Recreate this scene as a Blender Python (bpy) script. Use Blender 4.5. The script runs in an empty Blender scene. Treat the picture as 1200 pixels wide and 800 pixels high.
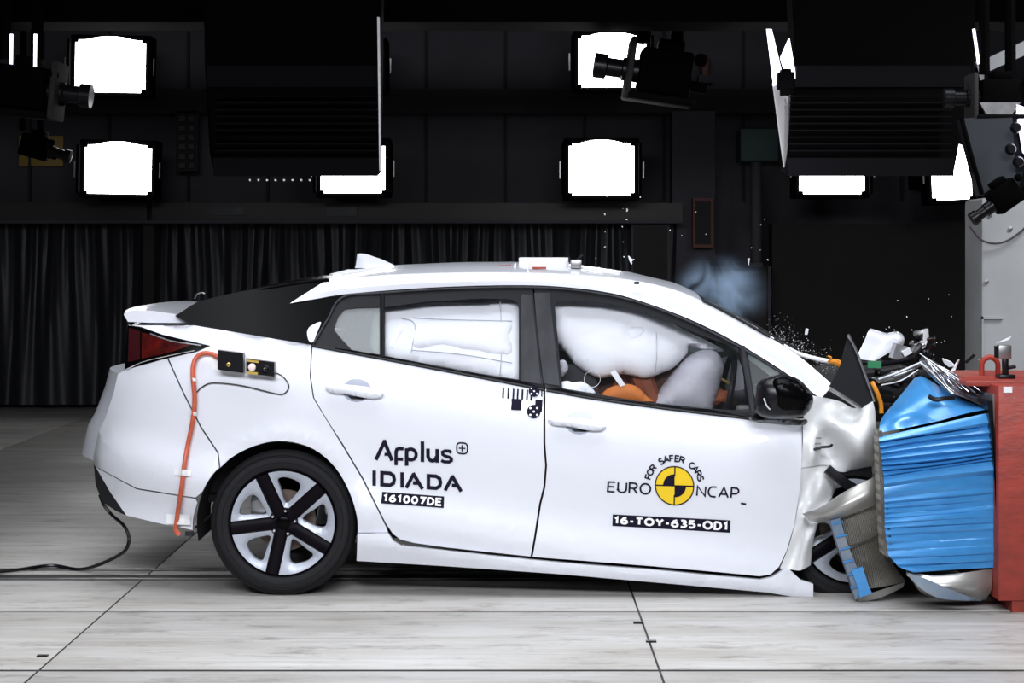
import bpy, bmesh, math, random
import numpy as np
from mathutils import Vector, Matrix
random.seed(7)
R = math.radians
SC = bpy.context.scene
COL = SC.collection

# ------------------------------------------------------------------ camera
F, D, H = 2152.0, 8.0, 1.487          # focal length in px of a 1200 px frame, distance to the car's near side, lens height
cam = bpy.data.cameras.new('camera'); camo = bpy.data.objects.new('camera', cam); COL.objects.link(camo)
camo.location = (0, -D, H); camo.rotation_euler = (R(90), 0, 0)
cam.sensor_width = 36; cam.lens = 36 * F / 1200; cam.shift_y = -100 / 1200; cam.clip_end = 200
SC.camera = camo
# ------------------------------------------------------------------ world
wd = bpy.data.worlds.new('world'); SC.world = wd; wd.use_nodes = True
wd.node_tree.nodes['Background'].inputs[0].default_value = (0.55, 0.6, 0.8, 1)
wd.node_tree.nodes['Background'].inputs[1].default_value = 0.012
# ------------------------------------------------------------------ light banks over the crash zone
def area(name, loc, target, sx, sy, watts, color=(1, 1, 1), spread=180):
    l = bpy.data.lights.new(name, 'AREA'); l.shape = 'RECTANGLE'; l.size = sx; l.size_y = sy
    l.energy = watts; l.color = color; l.spread = R(spread)
    o = bpy.data.objects.new(name, l); COL.objects.link(o); o.location = loc
    o.rotation_euler = (Vector(target) - Vector(loc)).to_track_quat('-Z', 'Y').to_euler()
    return o
area('key_light_bank', (-0.4, -6.0, 3.9), (-0.3, 0.0, 0.55), 6.4, 1.2, 162, (0.93, 0.95, 1.0), 95)
area('top_light_bank', (-0.3, 0.2, 4.6), (-0.3, 0.2, 0.0), 7.0, 2.4, 50, (0.93, 0.96, 1.0), 75)
area('front_floor_light_bank', (0.2, -1.3, 4.7), (0.2, -1.9, 0.0), 7.0, 1.2, 66, (0.93, 0.96, 1.0), 75)
area('pale_block_fill', (4.4, .6, 4.0), (3.6, 2.4, 1.2), 1.2, 1.2, 60, (0.95, 0.97, 1.0), 110)  # unseen light, strengthened to brighten the pale block
SC.view_settings.view_transform = 'Standard'; SC.view_settings.look = 'None'
SC.view_settings.gamma = 1.0; SC.view_settings.use_curve_mapping = False
SC.view_settings.exposure = 0.0

# ================================================================== helpers
def W(px, py, y=0.0):
    """point at depth y (metres behind the car's near side) for a measure taken on the 1200x800 photograph"""
    d = D + y
    return Vector(((px - 600) * d / F, y, H - (py - 300) * d / F))
ORG = {}
def setp(o, label=None, cat=None, group=None, kind=None):
    if label: o['label'] = label
    if cat: o['category'] = cat
    if group: o['group'] = group
    if kind: o['kind'] = kind
    return o
def thing(name, loc, label, cat, group=None):
    o = bpy.data.objects.new(name, None); COL.objects.link(o); o.empty_display_size = 0.1
    o.location = loc; ORG[o.name] = Vector(loc)
    return setp(o, label, cat, group)
def link(name, bm, mat, parent=None, smooth=True, angle=35, mats=None):
    vs = [v.co for v in bm.verts]
    lo = Vector([min(v[i] for v in vs) for i in range(3)]); hi = Vector([max(v[i] for v in vs) for i in range(3)])
    c = Vector(((lo.x + hi.x) / 2, (lo.y + hi.y) / 2, lo.z))
    for v in bm.verts: v.co -= c
    me = bpy.data.meshes.new(name); bm.to_mesh(me); bm.free()
    for m in (mats or [mat]): me.materials.append(m)
    if smooth:
        me.shade_smooth(); me.set_sharp_from_angle(angle=R(angle))
    o = bpy.data.objects.new(name, me); COL.objects.link(o); ORG[o.name] = c
    if parent is not None:
        o.parent = parent; o.location = c - ORG[parent.name]
    else: o.location = c
    return o
def fixn(bm):
    bmesh.ops.recalc_face_normals(bm, faces=bm.faces)
def add_box(bm, lo, hi, rot=None, bevel=0.0):
    lo, hi = Vector(lo), Vector(hi); c = (lo + hi) / 2; s = hi - lo
    r = bmesh.ops.create_cube(bm, size=1.0)
    vs = r['verts']
    for v in vs: v.co = Vector((v.co.x * s.x, v.co.y * s.y, v.co.z * s.z))
    if bevel > 0:
        es = list({e for v in vs for e in v.link_edges})
        rr = bmesh.ops.bevel(bm, geom=es, offset=bevel, segments=2, affect='EDGES', profile=0.5)
        vs = list({v for f in rr['faces'] for v in f.verts} | {v for v in vs if v.is_valid})
    for v in vs:
        if rot: v.co = rot @ v.co
        v.co += c
    return vs
def box(name, lo, hi, mat, parent=None, rot=None, bevel=0.0):
    bm = bmesh.new(); add_box(bm, lo, hi, rot, bevel); return link(name, bm, mat, parent)
def smooth_path(pts, n=8):
    pts = [Vector(p) for p in pts]
    if len(pts) < 3: return pts
    P = [2 * pts[0] - pts[1]] + pts + [2 * pts[-1] - pts[-2]]; out = []
    for i in range(1, len(P) - 2):
        for k in range(n):
            t = k / n; a, b, c, d = P[i - 1], P[i], P[i + 1], P[i + 2]
            out.append(0.5 * ((2 * b) + (c - a) * t + (2 * a - 5 * b + 4 * c - d) * t * t + (3 * b - a - 3 * c + d) * t ** 3))
    out.append(pts[-1]); return out
def add_tube(bm, pts, r, seg=8, caps=True):
    rings = []; n = len(pts); up = Vector((0.03, 1, 0.02)).normalized()
    for i, p in enumerate(pts):
        t = (pts[min(i + 1, n - 1)] - pts[max(i - 1, 0)]).normalized()
        a = t.cross(up)
        if a.length < 0.05: a = t.cross(Vector((1, 0, 0.1)))
        a.normalize(); b = t.cross(a)
        rr = r[i] if isinstance(r, (list, tuple)) else r
        rings.append([bm.verts.new(p + (a * math.cos(2 * math.pi * k / seg) + b * math.sin(2 * math.pi * k / seg)) * rr) for k in range(seg)])
    for i in range(n - 1):
        for k in range(seg): bm.faces.new((rings[i][k], rings[i][(k + 1) % seg], rings[i + 1][(k + 1) % seg], rings[i + 1][k]))
    if caps: bm.faces.new(rings[0][::-1]); bm.faces.new(rings[-1])
def tube(name, pts, r, mat, parent=None, seg=8, smooth=True):
    bm = bmesh.new(); add_tube(bm, smooth_path(pts) if smooth else [Vector(p) for p in pts], r, seg); fixn(bm)
    return link(name, bm, mat, parent)
def add_lathe(bm, prof, c, seg=48, axis='y', close=False):
    """profile of (radius, offset along axis)"""
    c = Vector(c); rings = []
    for r, h in prof:
        ring = []
        for k in range(seg):
            a = 2 * math.pi * k / seg; u, v = r * math.cos(a), r * math.sin(a)
            ring.append(bm.verts.new(c + (Vector((u, h, v)) if axis == 'y' else Vector((u, v, h)))))
        rings.append(ring)
    n = len(rings)
    for i in range(n if close else n - 1):
        j = (i + 1) % n
        for k in range(seg): bm.faces.new((rings[i][k], rings[i][(k + 1) % seg], rings[j][(k + 1) % seg], rings[j][k]))
    if not close:
        bm.faces.new(rings[0][::-1]); bm.faces.new(rings[-1])
def lathe(name, prof, c, mat, parent=None, seg=48, axis='y', close=False):
    bm = bmesh.new(); add_lathe(bm, prof, c, seg, axis, close); fixn(bm); return link(name, bm, mat, parent)
def inset(poly, d):
    """move a closed outline inwards by d px"""
    n = len(poly); A = sum(poly[i][0] * poly[(i + 1) % n][1] - poly[(i + 1) % n][0] * poly[i][1] for i in range(n))
    s = 1 if A > 0 else -1; out = []
    for i in range(n):
        p, q, r = Vector(poly[i - 1]), Vector(poly[i]), Vector(poly[(i + 1) % n])
        a, b = (q - p).normalized(), (r - q).normalized()
        na, nb = Vector((-a.y, a.x)) * s, Vector((-b.y, b.x)) * s
        m = na + nb
        if m.length < 1e-4: m = na
        m.normalize(); k = min(1 / max(m.dot(na), .3), 2.0)
        out.append(tuple(q + m * d * k))
    return out
def curve2(poly, n=4, closed=True):
    P = [Vector((p[0], p[1])) for p in poly]; N = len(P); out = []
    for i in range(N if closed else N - 1):
        a, b, c, d = (P[(i - 1) % N], P[i], P[(i + 1) % N], P[(i + 2) % N]) if closed else (P[max(i - 1, 0)], P[i], P[i + 1], P[min(i + 2, N - 1)])
        for k in range(n):
            t = k / n
            q = 0.5 * ((2 * b) + (c - a) * t + (2 * a - 5 * b + 4 * c - d) * t * t + (3 * b - a - 3 * c + d) * t ** 3)
            out.append(tuple(q))
    if not closed: out.append(tuple(P[-1]))
    return out
def flat_fill(outline, holes=(), step=12.0):
    """triangulated filled outline, cut on a grid, lying in the xy plane (units: px)"""
    bm = bmesh.new()
    for lp in [outline] + list(holes):
        vs = [bm.verts.new((p[0], p[1], 0)) for p in lp]
        for i in range(len(vs)): bm.edges.new((vs[i], vs[(i + 1) % len(vs)]))
    bmesh.ops.triangle_fill(bm, use_beauty=True, use_dissolve=False, edges=bm.edges[:])
    if step:
        xs = [v.co.x for v in bm.verts]; ys = [v.co.y for v in bm.verts]
        x = math.floor(min(xs) / step) * step + step
        while x < max(xs):
            bmesh.ops.bisect_plane(bm, geom=bm.verts[:] + bm.edges[:] + bm.faces[:], plane_co=(x, 0, 0), plane_no=(1, 0, 0), dist=1e-4); x += step
        y = math.floor(min(ys) / step) * step + step
        while y < max(ys):
            bmesh.ops.bisect_plane(bm, geom=bm.verts[:] + bm.edges[:] + bm.faces[:], plane_co=(0, y, 0), plane_no=(0, 1, 0), dist=1e-4); y += step
    return bm
def thicken(bm, vec):
    """gives an open surface a thickness along vec"""
    fs = bm.faces[:]; r = bmesh.ops.extrude_face_region(bm, geom=fs, use_keep_orig=True)
    for g in r['geom']:
        if isinstance(g, bmesh.types.BMVert): g.co += vec
    fixn(bm)
def skin(name, outline, yf, mat, parent=None, thick=0.015, step=12.0, holes=(), gap=0.0, edge=0.0, **k):
    if gap: outline = inset(outline, gap)
    bm = flat_fill(outline, holes, step)
    rim = {v for e in bm.edges if e.is_boundary for v in e.verts} if edge else ()
    for v in bm.verts:
        px, py = v.co.x, v.co.y; yy = yf(px, py) if callable(yf) else yf
        v.co = W(px, py, yy + (edge if v in rim else 0))
    thicken(bm, Vector((0, thick, 0)))
    return link(name, bm, mat, parent, **k)
def bdist(p, poly):
    best = 1e9; n = len(poly); x, y = p
    for i in range(n):
        ax, ay = poly[i]; bx, by = poly[(i + 1) % n]; dx, dy = bx - ax, by - ay
        L = dx * dx + dy * dy or 1e-9; t = max(0, min(1, ((x - ax) * dx + (y - ay) * dy) / L))
        best = min(best, math.hypot(x - ax - dx * t, y - ay - dy * t))
    return best
def pillow(name, outline, y0, T, Rad, mat, parent=None, step=8.0, back=1.0, fold=0.0, dents=(), **k):
    """inflated closed body with the given outline; T half thickness in m, Rad px over which it swells"""
    outs = []
    for side in (-1, back):
        bm = flat_fill(outline, (), step); rim = {v for e in bm.edges if e.is_boundary for v in e.verts}
        for v in bm.verts:
            px, py = v.co.x, v.co.y
            q = 0 if v in rim else min(bdist((px, py), outline) / Rad, 1)
            h = T * math.sqrt(max(0, 1 - (1 - q) ** 2))
            for (cx, cy, r, a) in dents: h -= a * math.exp(-((px - cx) ** 2 + (py - cy) ** 2) / r ** 2) * q
            if fold: h += fold * q * math.sin(px * .11 + math.sin(py * .13) * 1.5) * math.cos(py * .17)
            yy = y0(px, py) if callable(y0) else y0
            v.co = W(px, py, yy + side * h)
        outs.append(bm)
    me = bpy.data.meshes.new('t'); outs[1].to_mesh(me); outs[0].from_mesh(me); bpy.data.meshes.remove(me); outs[1].free()
    bm = outs[0]; bmesh.ops.remove_doubles(bm, verts=bm.verts, dist=1e-4); fixn(bm)
    return link(name, bm, mat, parent, angle=60, **k)
def loft(name, rows, mat, parent=None, thick=None, closed=False, sub=0, **k):
    bm = bmesh.new(); V = [[bm.verts.new(p) for p in r] for r in rows]
    for i in range(len(V) - 1):
        m = len(V[i])
        for j in range(m if closed else m - 1):
            bm.faces.new((V[i][j], V[i][(j + 1) % m], V[i + 1][(j + 1) % m], V[i + 1][j]))
    if thick is not None: thicken(bm, Vector(thick))
    else: fixn(bm)
    o = link(name, bm, mat, parent, **k)
    if sub:
        m = o.modifiers.new('subsurf', 'SUBSURF'); m.levels = sub; m.render_levels = sub
    return o
def prism(name, poly, mat, parent=None, depth=(0, .01)):
    """flat plate from world points, thickened by depth"""
    bm = bmesh.new(); bm.faces.new([bm.verts.new(p) for p in poly]); bmesh.ops.triangulate(bm, faces=bm.faces[:])
    thicken(bm, Vector(depth)); return link(name, bm, mat, parent, smooth=False)
def interp(tab, x):
    return float(np.interp(x, [t[0] for t in tab], [t[1] for t in tab]))
def cinterp(tab, x):
    """smooth interpolation (Catmull-Rom tangents)"""
    n = len(tab)
    if x <= tab[0][0]: return tab[0][1]
    if x >= tab[-1][0]: return tab[-1][1]
    for i in range(n - 1):
        if tab[i][0] <= x <= tab[i + 1][0]: break
    (x0, y0), (x1, y1) = tab[i], tab[i + 1]
    s = (y1 - y0) / (x1 - x0)
    m0 = s if i == 0 else (y1 - tab[i - 1][1]) / (x1 - tab[i - 1][0])
    m1 = s if i == n - 2 else (tab[i + 2][1] - y0) / (tab[i + 2][0] - x0)
    h = x1 - x0; t = (x - x0) / h
    return (2 * t ** 3 - 3 * t * t + 1) * y0 + (t ** 3 - 2 * t * t + t) * h * m0 + (-2 * t ** 3 + 3 * t * t) * y1 + (t ** 3 - t * t) * h * m1

# ================================================================== materials
def mat(name, col, rough=.5, metal=0, coat=0, emit=None, es=0, noise=0, nscale=8, bump=0, bscale=60, stretch=(1, 1, 1), spec=None, col2=None):
    m = bpy.data.materials.new(name); m.use_nodes = True; nt = m.node_tree; b = nt.nodes['Principled BSDF']
    b.inputs['Base Color'].default_value = (*col, 1); b.inputs['Roughness'].default_value = rough; b.inputs['Metallic'].default_value = metal
    b.inputs['Coat Weight'].default_value = coat; b.inputs['Coat Roughness'].default_value = .06
    if spec is not None: b.inputs['Specular IOR Level'].default_value = spec
    if emit: b.inputs['Emission Color'].default_value = (*emit, 1); b.inputs['Emission Strength'].default_value = es
    if noise or bump:
        tc = nt.nodes.new('ShaderNodeTexCoord'); mp = nt.nodes.new('ShaderNodeMapping'); mp.inputs['Scale'].default_value = stretch
        nt.links.new(tc.outputs['Object'], mp.inputs[0])
    if noise:
        n = nt.nodes.new('ShaderNodeTexNoise'); n.inputs['Scale'].default_value = nscale; n.inputs['Detail'].default_value = 6
        nt.links.new(mp.outputs[0], n.inputs['Vector'])
        cr = nt.nodes.new('ShaderNodeValToRGB'); cr.color_ramp.elements[0].position = .3; cr.color_ramp.elements[1].position = .7
        c2 = col2 or tuple(c * (1 - noise) for c in col)
        cr.color_ramp.elements[0].color = (*c2, 1); cr.color_ramp.elements[1].color = (*col, 1)
        nt.links.new(n.outputs['Fac'], cr.inputs[0]); nt.links.new(cr.outputs[0], b.inputs['Base Color'])
    if bump:
        n2 = nt.nodes.new('ShaderNodeTexNoise'); n2.inputs['Scale'].default_value = bscale; n2.inputs['Detail'].default_value = 4
        nt.links.new(mp.outputs[0], n2.inputs['Vector'])
        bp = nt.nodes.new('ShaderNodeBump'); bp.inputs['Strength'].default_value = bump; bp.inputs['Distance'].default_value = .01
        nt.links.new(n2.outputs['Fac'], bp.inputs['Height']); nt.links.new(bp.outputs[0], b.inputs['Normal'])
    return m
def glassmat(name, tint, opacity, rough=.02, gloss=.12):
    m = bpy.data.materials.new(name); m.use_nodes = True; nt = m.node_tree
    for n in list(nt.nodes): nt.nodes.remove(n)
    out = nt.nodes.new('ShaderNodeOutputMaterial'); tr = nt.nodes.new('ShaderNodeBsdfTransparent'); tr.inputs[0].default_value = (*tint, 1)
    gl = nt.nodes.new('ShaderNodeBsdfGlossy'); gl.inputs['Roughness'].default_value = rough
    df = nt.nodes.new('ShaderNodeBsdfDiffuse'); df.inputs[0].default_value = (.5, .52, .55, 1)
    fr = nt.nodes.new('ShaderNodeFresnel'); fr.inputs[0].default_value = 1.45
    ge = nt.nodes.new('ShaderNodeNewGeometry'); inv = nt.nodes.new('ShaderNodeMath'); inv.operation = 'SUBTRACT'; inv.inputs[0].default_value = gloss / .12
    bk = nt.nodes.new('ShaderNodeMath'); bk.operation = 'MULTIPLY'; bk.inputs[1].default_value = gloss / .12; nt.links.new(ge.outputs['Backfacing'], bk.inputs[0])   # a pane reflects at its outer face only
    nt.links.new(bk.outputs[0], inv.inputs[1])
    mu = nt.nodes.new('ShaderNodeMath'); mu.operation = 'MULTIPLY'; nt.links.new(fr.outputs[0], mu.inputs[0]); nt.links.new(inv.outputs[0], mu.inputs[1])
    a = nt.nodes.new('ShaderNodeMixShader'); nt.links.new(mu.outputs[0], a.inputs[0]); nt.links.new(tr.outputs[0], a.inputs[1]); nt.links.new(gl.outputs[0], a.inputs[2])
    b = nt.nodes.new('ShaderNodeMixShader'); b.inputs[0].default_value = opacity; nt.links.new(a.outputs[0], b.inputs[1]); nt.links.new(df.outputs[0], b.inputs[2])
    nt.links.new(b.outputs[0], out.inputs[0]); return m
M = {}
M['paint'] = mat('white_car_paint', (.74, .76, .83), .28, 0, .6)
M['paint_dull'] = mat('bent_white_paint', (.76, .77, .78), .4, 0, .3, noise=.08, nscale=9)
M['black_gloss'] = mat('gloss_black_panel', (.0018, .0018, .0022), .22, spec=.06)
M['trim'] = mat('dark_window_trim', (.010, .010, .013), .4, spec=.2)
M['pillar'] = mat('grey_pillar_film', (.045, .047, .055), .4, spec=.25, noise=.5, nscale=5, stretch=(3, 1, 1))
M['black'] = mat('matt_black', (.008, .008, .01), .7)
M['black_plastic'] = mat('black_plastic', (.006, .006, .008), .3, spec=.3)
M['grey_plastic'] = mat('textured_grey_plastic', (.018, .019, .022), .7, spec=.2, bump=.3, bscale=200)
M['rubber'] = mat('tyre_rubber', (.009, .009, .011), .7, spec=.25, bump=.2, bscale=90)
M['alloy'] = mat('silver_alloy', (.42, .45, .52), .45, .35)
M['alloy_dark'] = mat('dark_alloy_spoke', (.003, .002, .004), .5, spec=.08)
M['steel'] = mat('bare_steel', (.42, .42, .43), .38, .9, noise=.3, nscale=20)
M['disc'] = mat('brake_disc', (.16, .12, .1), .5, .6, noise=.4, nscale=14)
M['chrome'] = mat('chrome', (.8, .8, .84), .12, 1)
M['red_lens'] = mat('red_lamp_lens', (.10, .007, .006), .15, 0, .3, noise=.6, nscale=22, col2=(.025, .004, .004))
M['dark_lens'] = mat('smoked_lamp_lens', (.035, .006, .008), .1, 0, .6)
M['glass'] = glassmat('window_glass', (.985, .99, .995), .005)
M['dusty_glass'] = glassmat('dusty_window_glass', (.92, .97, .93), .10)
M['quarter_glass'] = glassmat('pale_quarter_glass', (.92, .97, .93), .34)  # opacity stands in for pale cloth behind the pane
M['screen'] = glassmat('windscreen_glass', (.30, .36, .36), .05)
M['clear'] = glassmat('clear_plastic', (.88, .92, .95), .10, .05, .8)
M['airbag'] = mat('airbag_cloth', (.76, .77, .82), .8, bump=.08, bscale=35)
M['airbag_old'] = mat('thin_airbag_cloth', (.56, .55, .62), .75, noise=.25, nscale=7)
M['seam'] = mat('airbag_seam', (.42, .45, .5), .8)
M['orange'] = mat('dummy_orange_cloth', (.28, .07, .02), .75, noise=.5, nscale=7, col2=(.12, .035, .02))
M['skin'] = mat('dummy_vinyl', (.42, .25, .16), .55)
M['hose'] = mat('orange_red_hose', (.62, .12, .06), .42, noise=.25, nscale=25)
M['tape'] = mat('white_tape', (.86, .87, .9), .5)
M['decal'] = mat('dark_decal_ink', (.010, .008, .022), .7, spec=.1)
M['decal_w'] = mat('white_decal_ink', (.88, .88, .9), .45)
M['yellow'] = mat('yellow_decal_ink', (.86, .58, .01), .45)
M['blue'] = mat('blue_barrier_sheet', (.055, .29, .66), .30, .15, .3, noise=.25, nscale=12, stretch=(1, 1, 4), col2=(.045, .24, .57))
M['blue_grey'] = mat('scuffed_blue_sheet', (.10, .20, .36), .4, .4, noise=.55, nscale=6, col2=(.30, .33, .36))
M['alu'] = mat('aluminium_sheet', (.50, .49, .47), .38, .7, noise=.25, nscale=7)
M['red'] = mat('red_painted_steel', (.36, .04, .024), .5, noise=.0)
M['red_worn'] = mat('worn_red_paint', (.36, .040, .024), .5, noise=.75, nscale=9, stretch=(1, 1, 2), col2=(.22, .03, .022), bump=.25, bscale=25)
M['honey'] = None
M['gold'] = mat('brass', (.6, .42, .1), .4, .6)
M['copper'] = mat('amber_connector', (.75, .28, .02), .5)
M['green'] = mat('green_tag', (.03, .25, .10), .5)
M['lamp'] = mat('floodlight_panel', (1, 1, 1), .5, emit=(1, .99, 1), es=9)
M['strip'] = mat('glowing_strip', (1, 1, 1), .5, emit=(.8, .75, 1), es=3)
M['curtain'] = mat('black_curtain', (.013, .014, .019), .5, bump=.15, bscale=9)
M['wall'] = mat('dark_wall', (.060, .056, .070), .8, noise=.35, nscale=1.2)
M['wall2'] = mat('darker_wall_panel', (.026, .022, .022), .85, noise=.4, nscale=1.2)
M['beam'] = mat('brown_black_beam', (.022, .015, .012), .55)
M['rig'] = mat('black_rig', (.0012, .001, .0012), .8, spec=.03)
M['rig_grey'] = mat('rig_grey_band', (.0035, .0035, .0045), .8, spec=.05)
M['white_sheet'] = mat('white_reflector_sheet', (.78, .78, .8), .45)
M['concrete'] = mat('pale_concrete', (.36, .37, .38), .75, noise=.18, nscale=3, bump=.1, bscale=20)
M['yel_sign'] = mat('yellow_board', (.30, .20, .035), .6)
M['green_sign'] = mat('green_board', (.05, .10, .09), .6)
M['red_sign'] = mat('dull_red_sign', (.10, .02, .015), .6)
M['seat'] = mat('dark_seat_cloth', (.03, .03, .035), .85)
M['navy'] = mat('navy_housing', (.007, .011, .018), .4)
M['chip'] = mat('white_chip', (.85, .87, .92), .3)
# honeycomb: fine vertical cell rows with torn darker patches
def honey():
    m = mat('honeycomb_core', (.42, .41, .37), .55, .2, noise=.5, nscale=7, col2=(.20, .18, .15)); nt = m.node_tree; b = nt.nodes['Principled BSDF']
    tc = nt.nodes.new('ShaderNodeTexCoord'); w = nt.nodes.new('ShaderNodeTexWave'); w.inputs['Scale'].default_value = 45; w.inputs['Distortion'].default_value = 1.5
    mp = nt.nodes.new('ShaderNodeMapping'); mp.inputs['Rotation'].default_value = (0, R(12), 0)
    nt.links.new(tc.outputs['Object'], mp.inputs[0]); nt.links.new(mp.outputs[0], w.inputs['Vector'])
    bp = nt.nodes.new('ShaderNodeBump'); bp.inputs['Strength'].default_value = .9; bp.inputs['Distance'].default_value = .02
    nt.links.new(w.outputs['Fac'], bp.inputs['Height']); nt.links.new(bp.outputs[0], b.inputs['Normal']); return m
M['honey'] = honey()
def floor_mat():
    m = bpy.data.materials.new('grey_floor_plate'); m.use_nodes = True; nt = m.node_tree; b = nt.nodes['Principled BSDF']
    L = nt.links.new
    tc = nt.nodes.new('ShaderNodeNewGeometry')
    def noise(scale, stretch, det=6, rough=.6):
        mp = nt.nodes.new('ShaderNodeMapping'); mp.inputs['Scale'].default_value = stretch; L(tc.outputs['Position'], mp.inputs[0])
        n = nt.nodes.new('ShaderNodeTexNoise'); n.inputs['Scale'].default_value = scale; n.inputs['Detail'].default_value = det; n.inputs['Roughness'].default_value = rough
        L(mp.outputs[0], n.inputs['Vector']); return n
    def ramp(src, p0, c0, p1, c1):
        r = nt.nodes.new('ShaderNodeValToRGB'); r.color_ramp.elements[0].position = p0; r.color_ramp.elements[0].color = (*c0, 1)
        r.color_ramp.elements[1].position = p1; r.color_ramp.elements[1].color = (*c1, 1); L(src, r.inputs[0]); return r
    def mul(a, c, fac=1.0):
        x = nt.nodes.new('ShaderNodeMix'); x.data_type = 'RGBA'; x.blend_type = 'MULTIPLY'; x.inputs[0].default_value = fac
        L(a, x.inputs[6]); L(c, x.inputs[7]); return x.outputs[2]
    base = ramp(noise(1.0, (.9, 4.5, 1)).outputs['Fac'], .3, (.33, .31, .285), .68, (.50, .495, .49))
    streak = ramp(noise(2.0, (.5, 16, 1), 5, .7).outputs['Fac'], .32, (.80, .79, .77), .58, (1, 1, 1))
    dirt = ramp(noise(3.0, (1, 2.5, 1), 8, .75).outputs['Fac'], .33, (.45, .43, .40), .47, (1, 1, 1))
    c = mul(base.outputs[0], streak.outputs[0]); c = mul(c, dirt.outputs[0], .8)
    L(c, b.inputs['Base Color'])
    rr = nt.nodes.new('ShaderNodeMapRange'); rr.inputs[3].default_value = .32; rr.inputs[4].default_value = .62
    L(noise(2.0, (.7, 9, 1)).outputs['Fac'], rr.inputs[0]); L(rr.outputs[0], b.inputs['Roughness'])
    bp = nt.nodes.new('ShaderNodeBump'); bp.inputs['Strength'].default_value = .12; bp.inputs['Distance'].default_value = .01
    L(noise(14, (1, 4, 1)).outputs['Fac'], bp.inputs['Height']); L(bp.outputs[0], b.inputs['Normal'])
    return m
M['floor'] = floor_mat()
M['groove'] = mat('dark_groove', (.02, .02, .02), .6)

# ================================================================== setting
YW = 10.3                                                       # back wall behind the car's near side
fl = box('floor', (-12, -11, -.12), (12, YW + .5, -.005), M['groove']); setp(fl, kind='structure')
rows = [(-10.5, -3.93), (-3.92, -1.42), (-1.385, -.325), (-.300, .43), (.60, .68), (.77, 2.6), (2.605, 5.2), (5.205, 7.8), (7.805, YW + .3)]
joints = [-11.5, -8.39, -6.16, -3.93, -1.70, .53, 2.76, 4.99, 7.22, 9.45, 11.6]
for ri, (a, b) in enumerate(rows):
    if ri == 4: segs = [(-11.5, -1.7), (-1.7, 11.6)]
    else: segs = list(zip(joints[:-1], joints[1:]))
    for (x0, x1) in segs:
        box('floor_plate', (x0 + .004, a, -.0045), (x1 - .004, b, 0), M['floor'], fl, bevel=.002)
for yy in (.49, .735):
    box('guide_rail', (-11.5, yy - .008, -.0048), (11.6, yy + .008, -.001), M['steel'], fl)
setp(box('wall_back', (-12, YW, 0), (12, YW + .2, 6.2), M['wall']), kind='structure')
setp(box('wall_left', (-12.2, -11, 0), (-12, YW + .2, 6.2), M['wall2']), kind='structure')
setp(box('wall_right', (12, -11, 0), (12.2, YW + .2, 6.2), M['wall2']), kind='structure')
setp(box('wall_front', (-12.2, -11.2, 0), (12.2, -11, 6.2), M['wall2']), kind='structure')
setp(box('ceiling', (-12.2, -11.2, 6.2), (12.2, YW + .2, 6.4), M['wall2']), kind='structure')

def bg(px0, py0, px1, py1, d, th):
    """box whose near face covers the measured rectangle at distance d from the lens"""
    a, b = W(px0, py1, d - D), W(px1, py0, d - D)
    return (a.x, d - D, a.z), (b.x, d - D + th, b.z)
def bgbox(name, r, d, th, m, parent=None, bevel=0):
    lo, hi = bg(*r, d, th); return box(name, lo, hi, m, parent, bevel=bevel)
DW = D + YW
trims = [('trim_1', (-700, 238, 172, 258), 17.6, .3, 'beam'), ('trim_2', (178, 238, 800, 258), 17.6, .3, 'beam'), ('trim_3', (-700, 258, 800, 261.5), 17.55, .1, 'wall'),
         ('trim_4', (-700, 104, 1900, 132), 17.95, .2, 'wall2'), ('trim_5', (168, 232, 180, 475), 17.7, .3, 'wall2'),
         ('trim_6', (788, 130, 838, 474), 17.9, .3, 'wall'), ('trim_7', (-700, -20, 1900, 26), 13.0, .5, 'rig'), ('trim_8', (905, 262, 1900, 474), 17.9, .25, 'wall2'),
         ('trim_9', (700, 258, 788, 474), 17.95, .2, 'wall2')]
for n, r, d, th, mm in trims: setp(bgbox(n, r, d, th, M[mm]), kind='structure')
for k in range(14):                                               # ribs of the upper wall cladding
    x = -60 + k * 93
    setp(bgbox('trim_%d' % (10 + k), (x, -60, x + 3, 236), DW - .05, .05, M['wall2']), kind='structure')
lab = bgbox('rail_label', (383, 243, 418, 253), 17.58, .02, M['pillar']); setp(lab, 'scuffed pale label plate on the dark gallery beam left of the middle', 'label')
lab = bgbox('rail_label', (248, 243, 287, 252), 17.58, .02, M['pillar']); setp(lab, 'scuffed pale label plate on the dark gallery beam above the car boot', 'label')

# curtains with folds
def curtain(x0, x1, label, seed):
    rnd = random.Random(seed); d = 17.9 - D
    n = int(abs(x1 - x0) / 2.5); rows_ = []
    ph = [rnd.uniform(0, 6.28) for _ in range(5)]
    for j in range(11):
        v = j / 10; py = 261 + v * 213; row = []
        for i in range(n + 1):
            px = x0 + (x1 - x0) * i / n
            a = (math.sin(px * .075 + ph[0] + .5 * math.sin(px * .04)) * .055 + math.sin(px * .19 + ph[1] + v * .8) * .03 + math.sin(px * .07 + ph[2]) * .04) * (.5 + .5 * v)
            a += .02 * math.sin(px * .45 + ph[3]) * (1 - v)
            row.append(W(px + 3 * math.sin(v * 3 + px * .05), py, d + a))
        rows_.append(row)
    o = loft('curtain', rows_, M['curtain'], None, thick=(0, .006, 0)); return setp(o, label, 'curtain')
curtain(-500, 168, 'black folded curtain hanging at the far left behind the car boot', 1)
curtain(181, 790, 'long black curtain hanging behind the car roof right of the post', 2)

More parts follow.
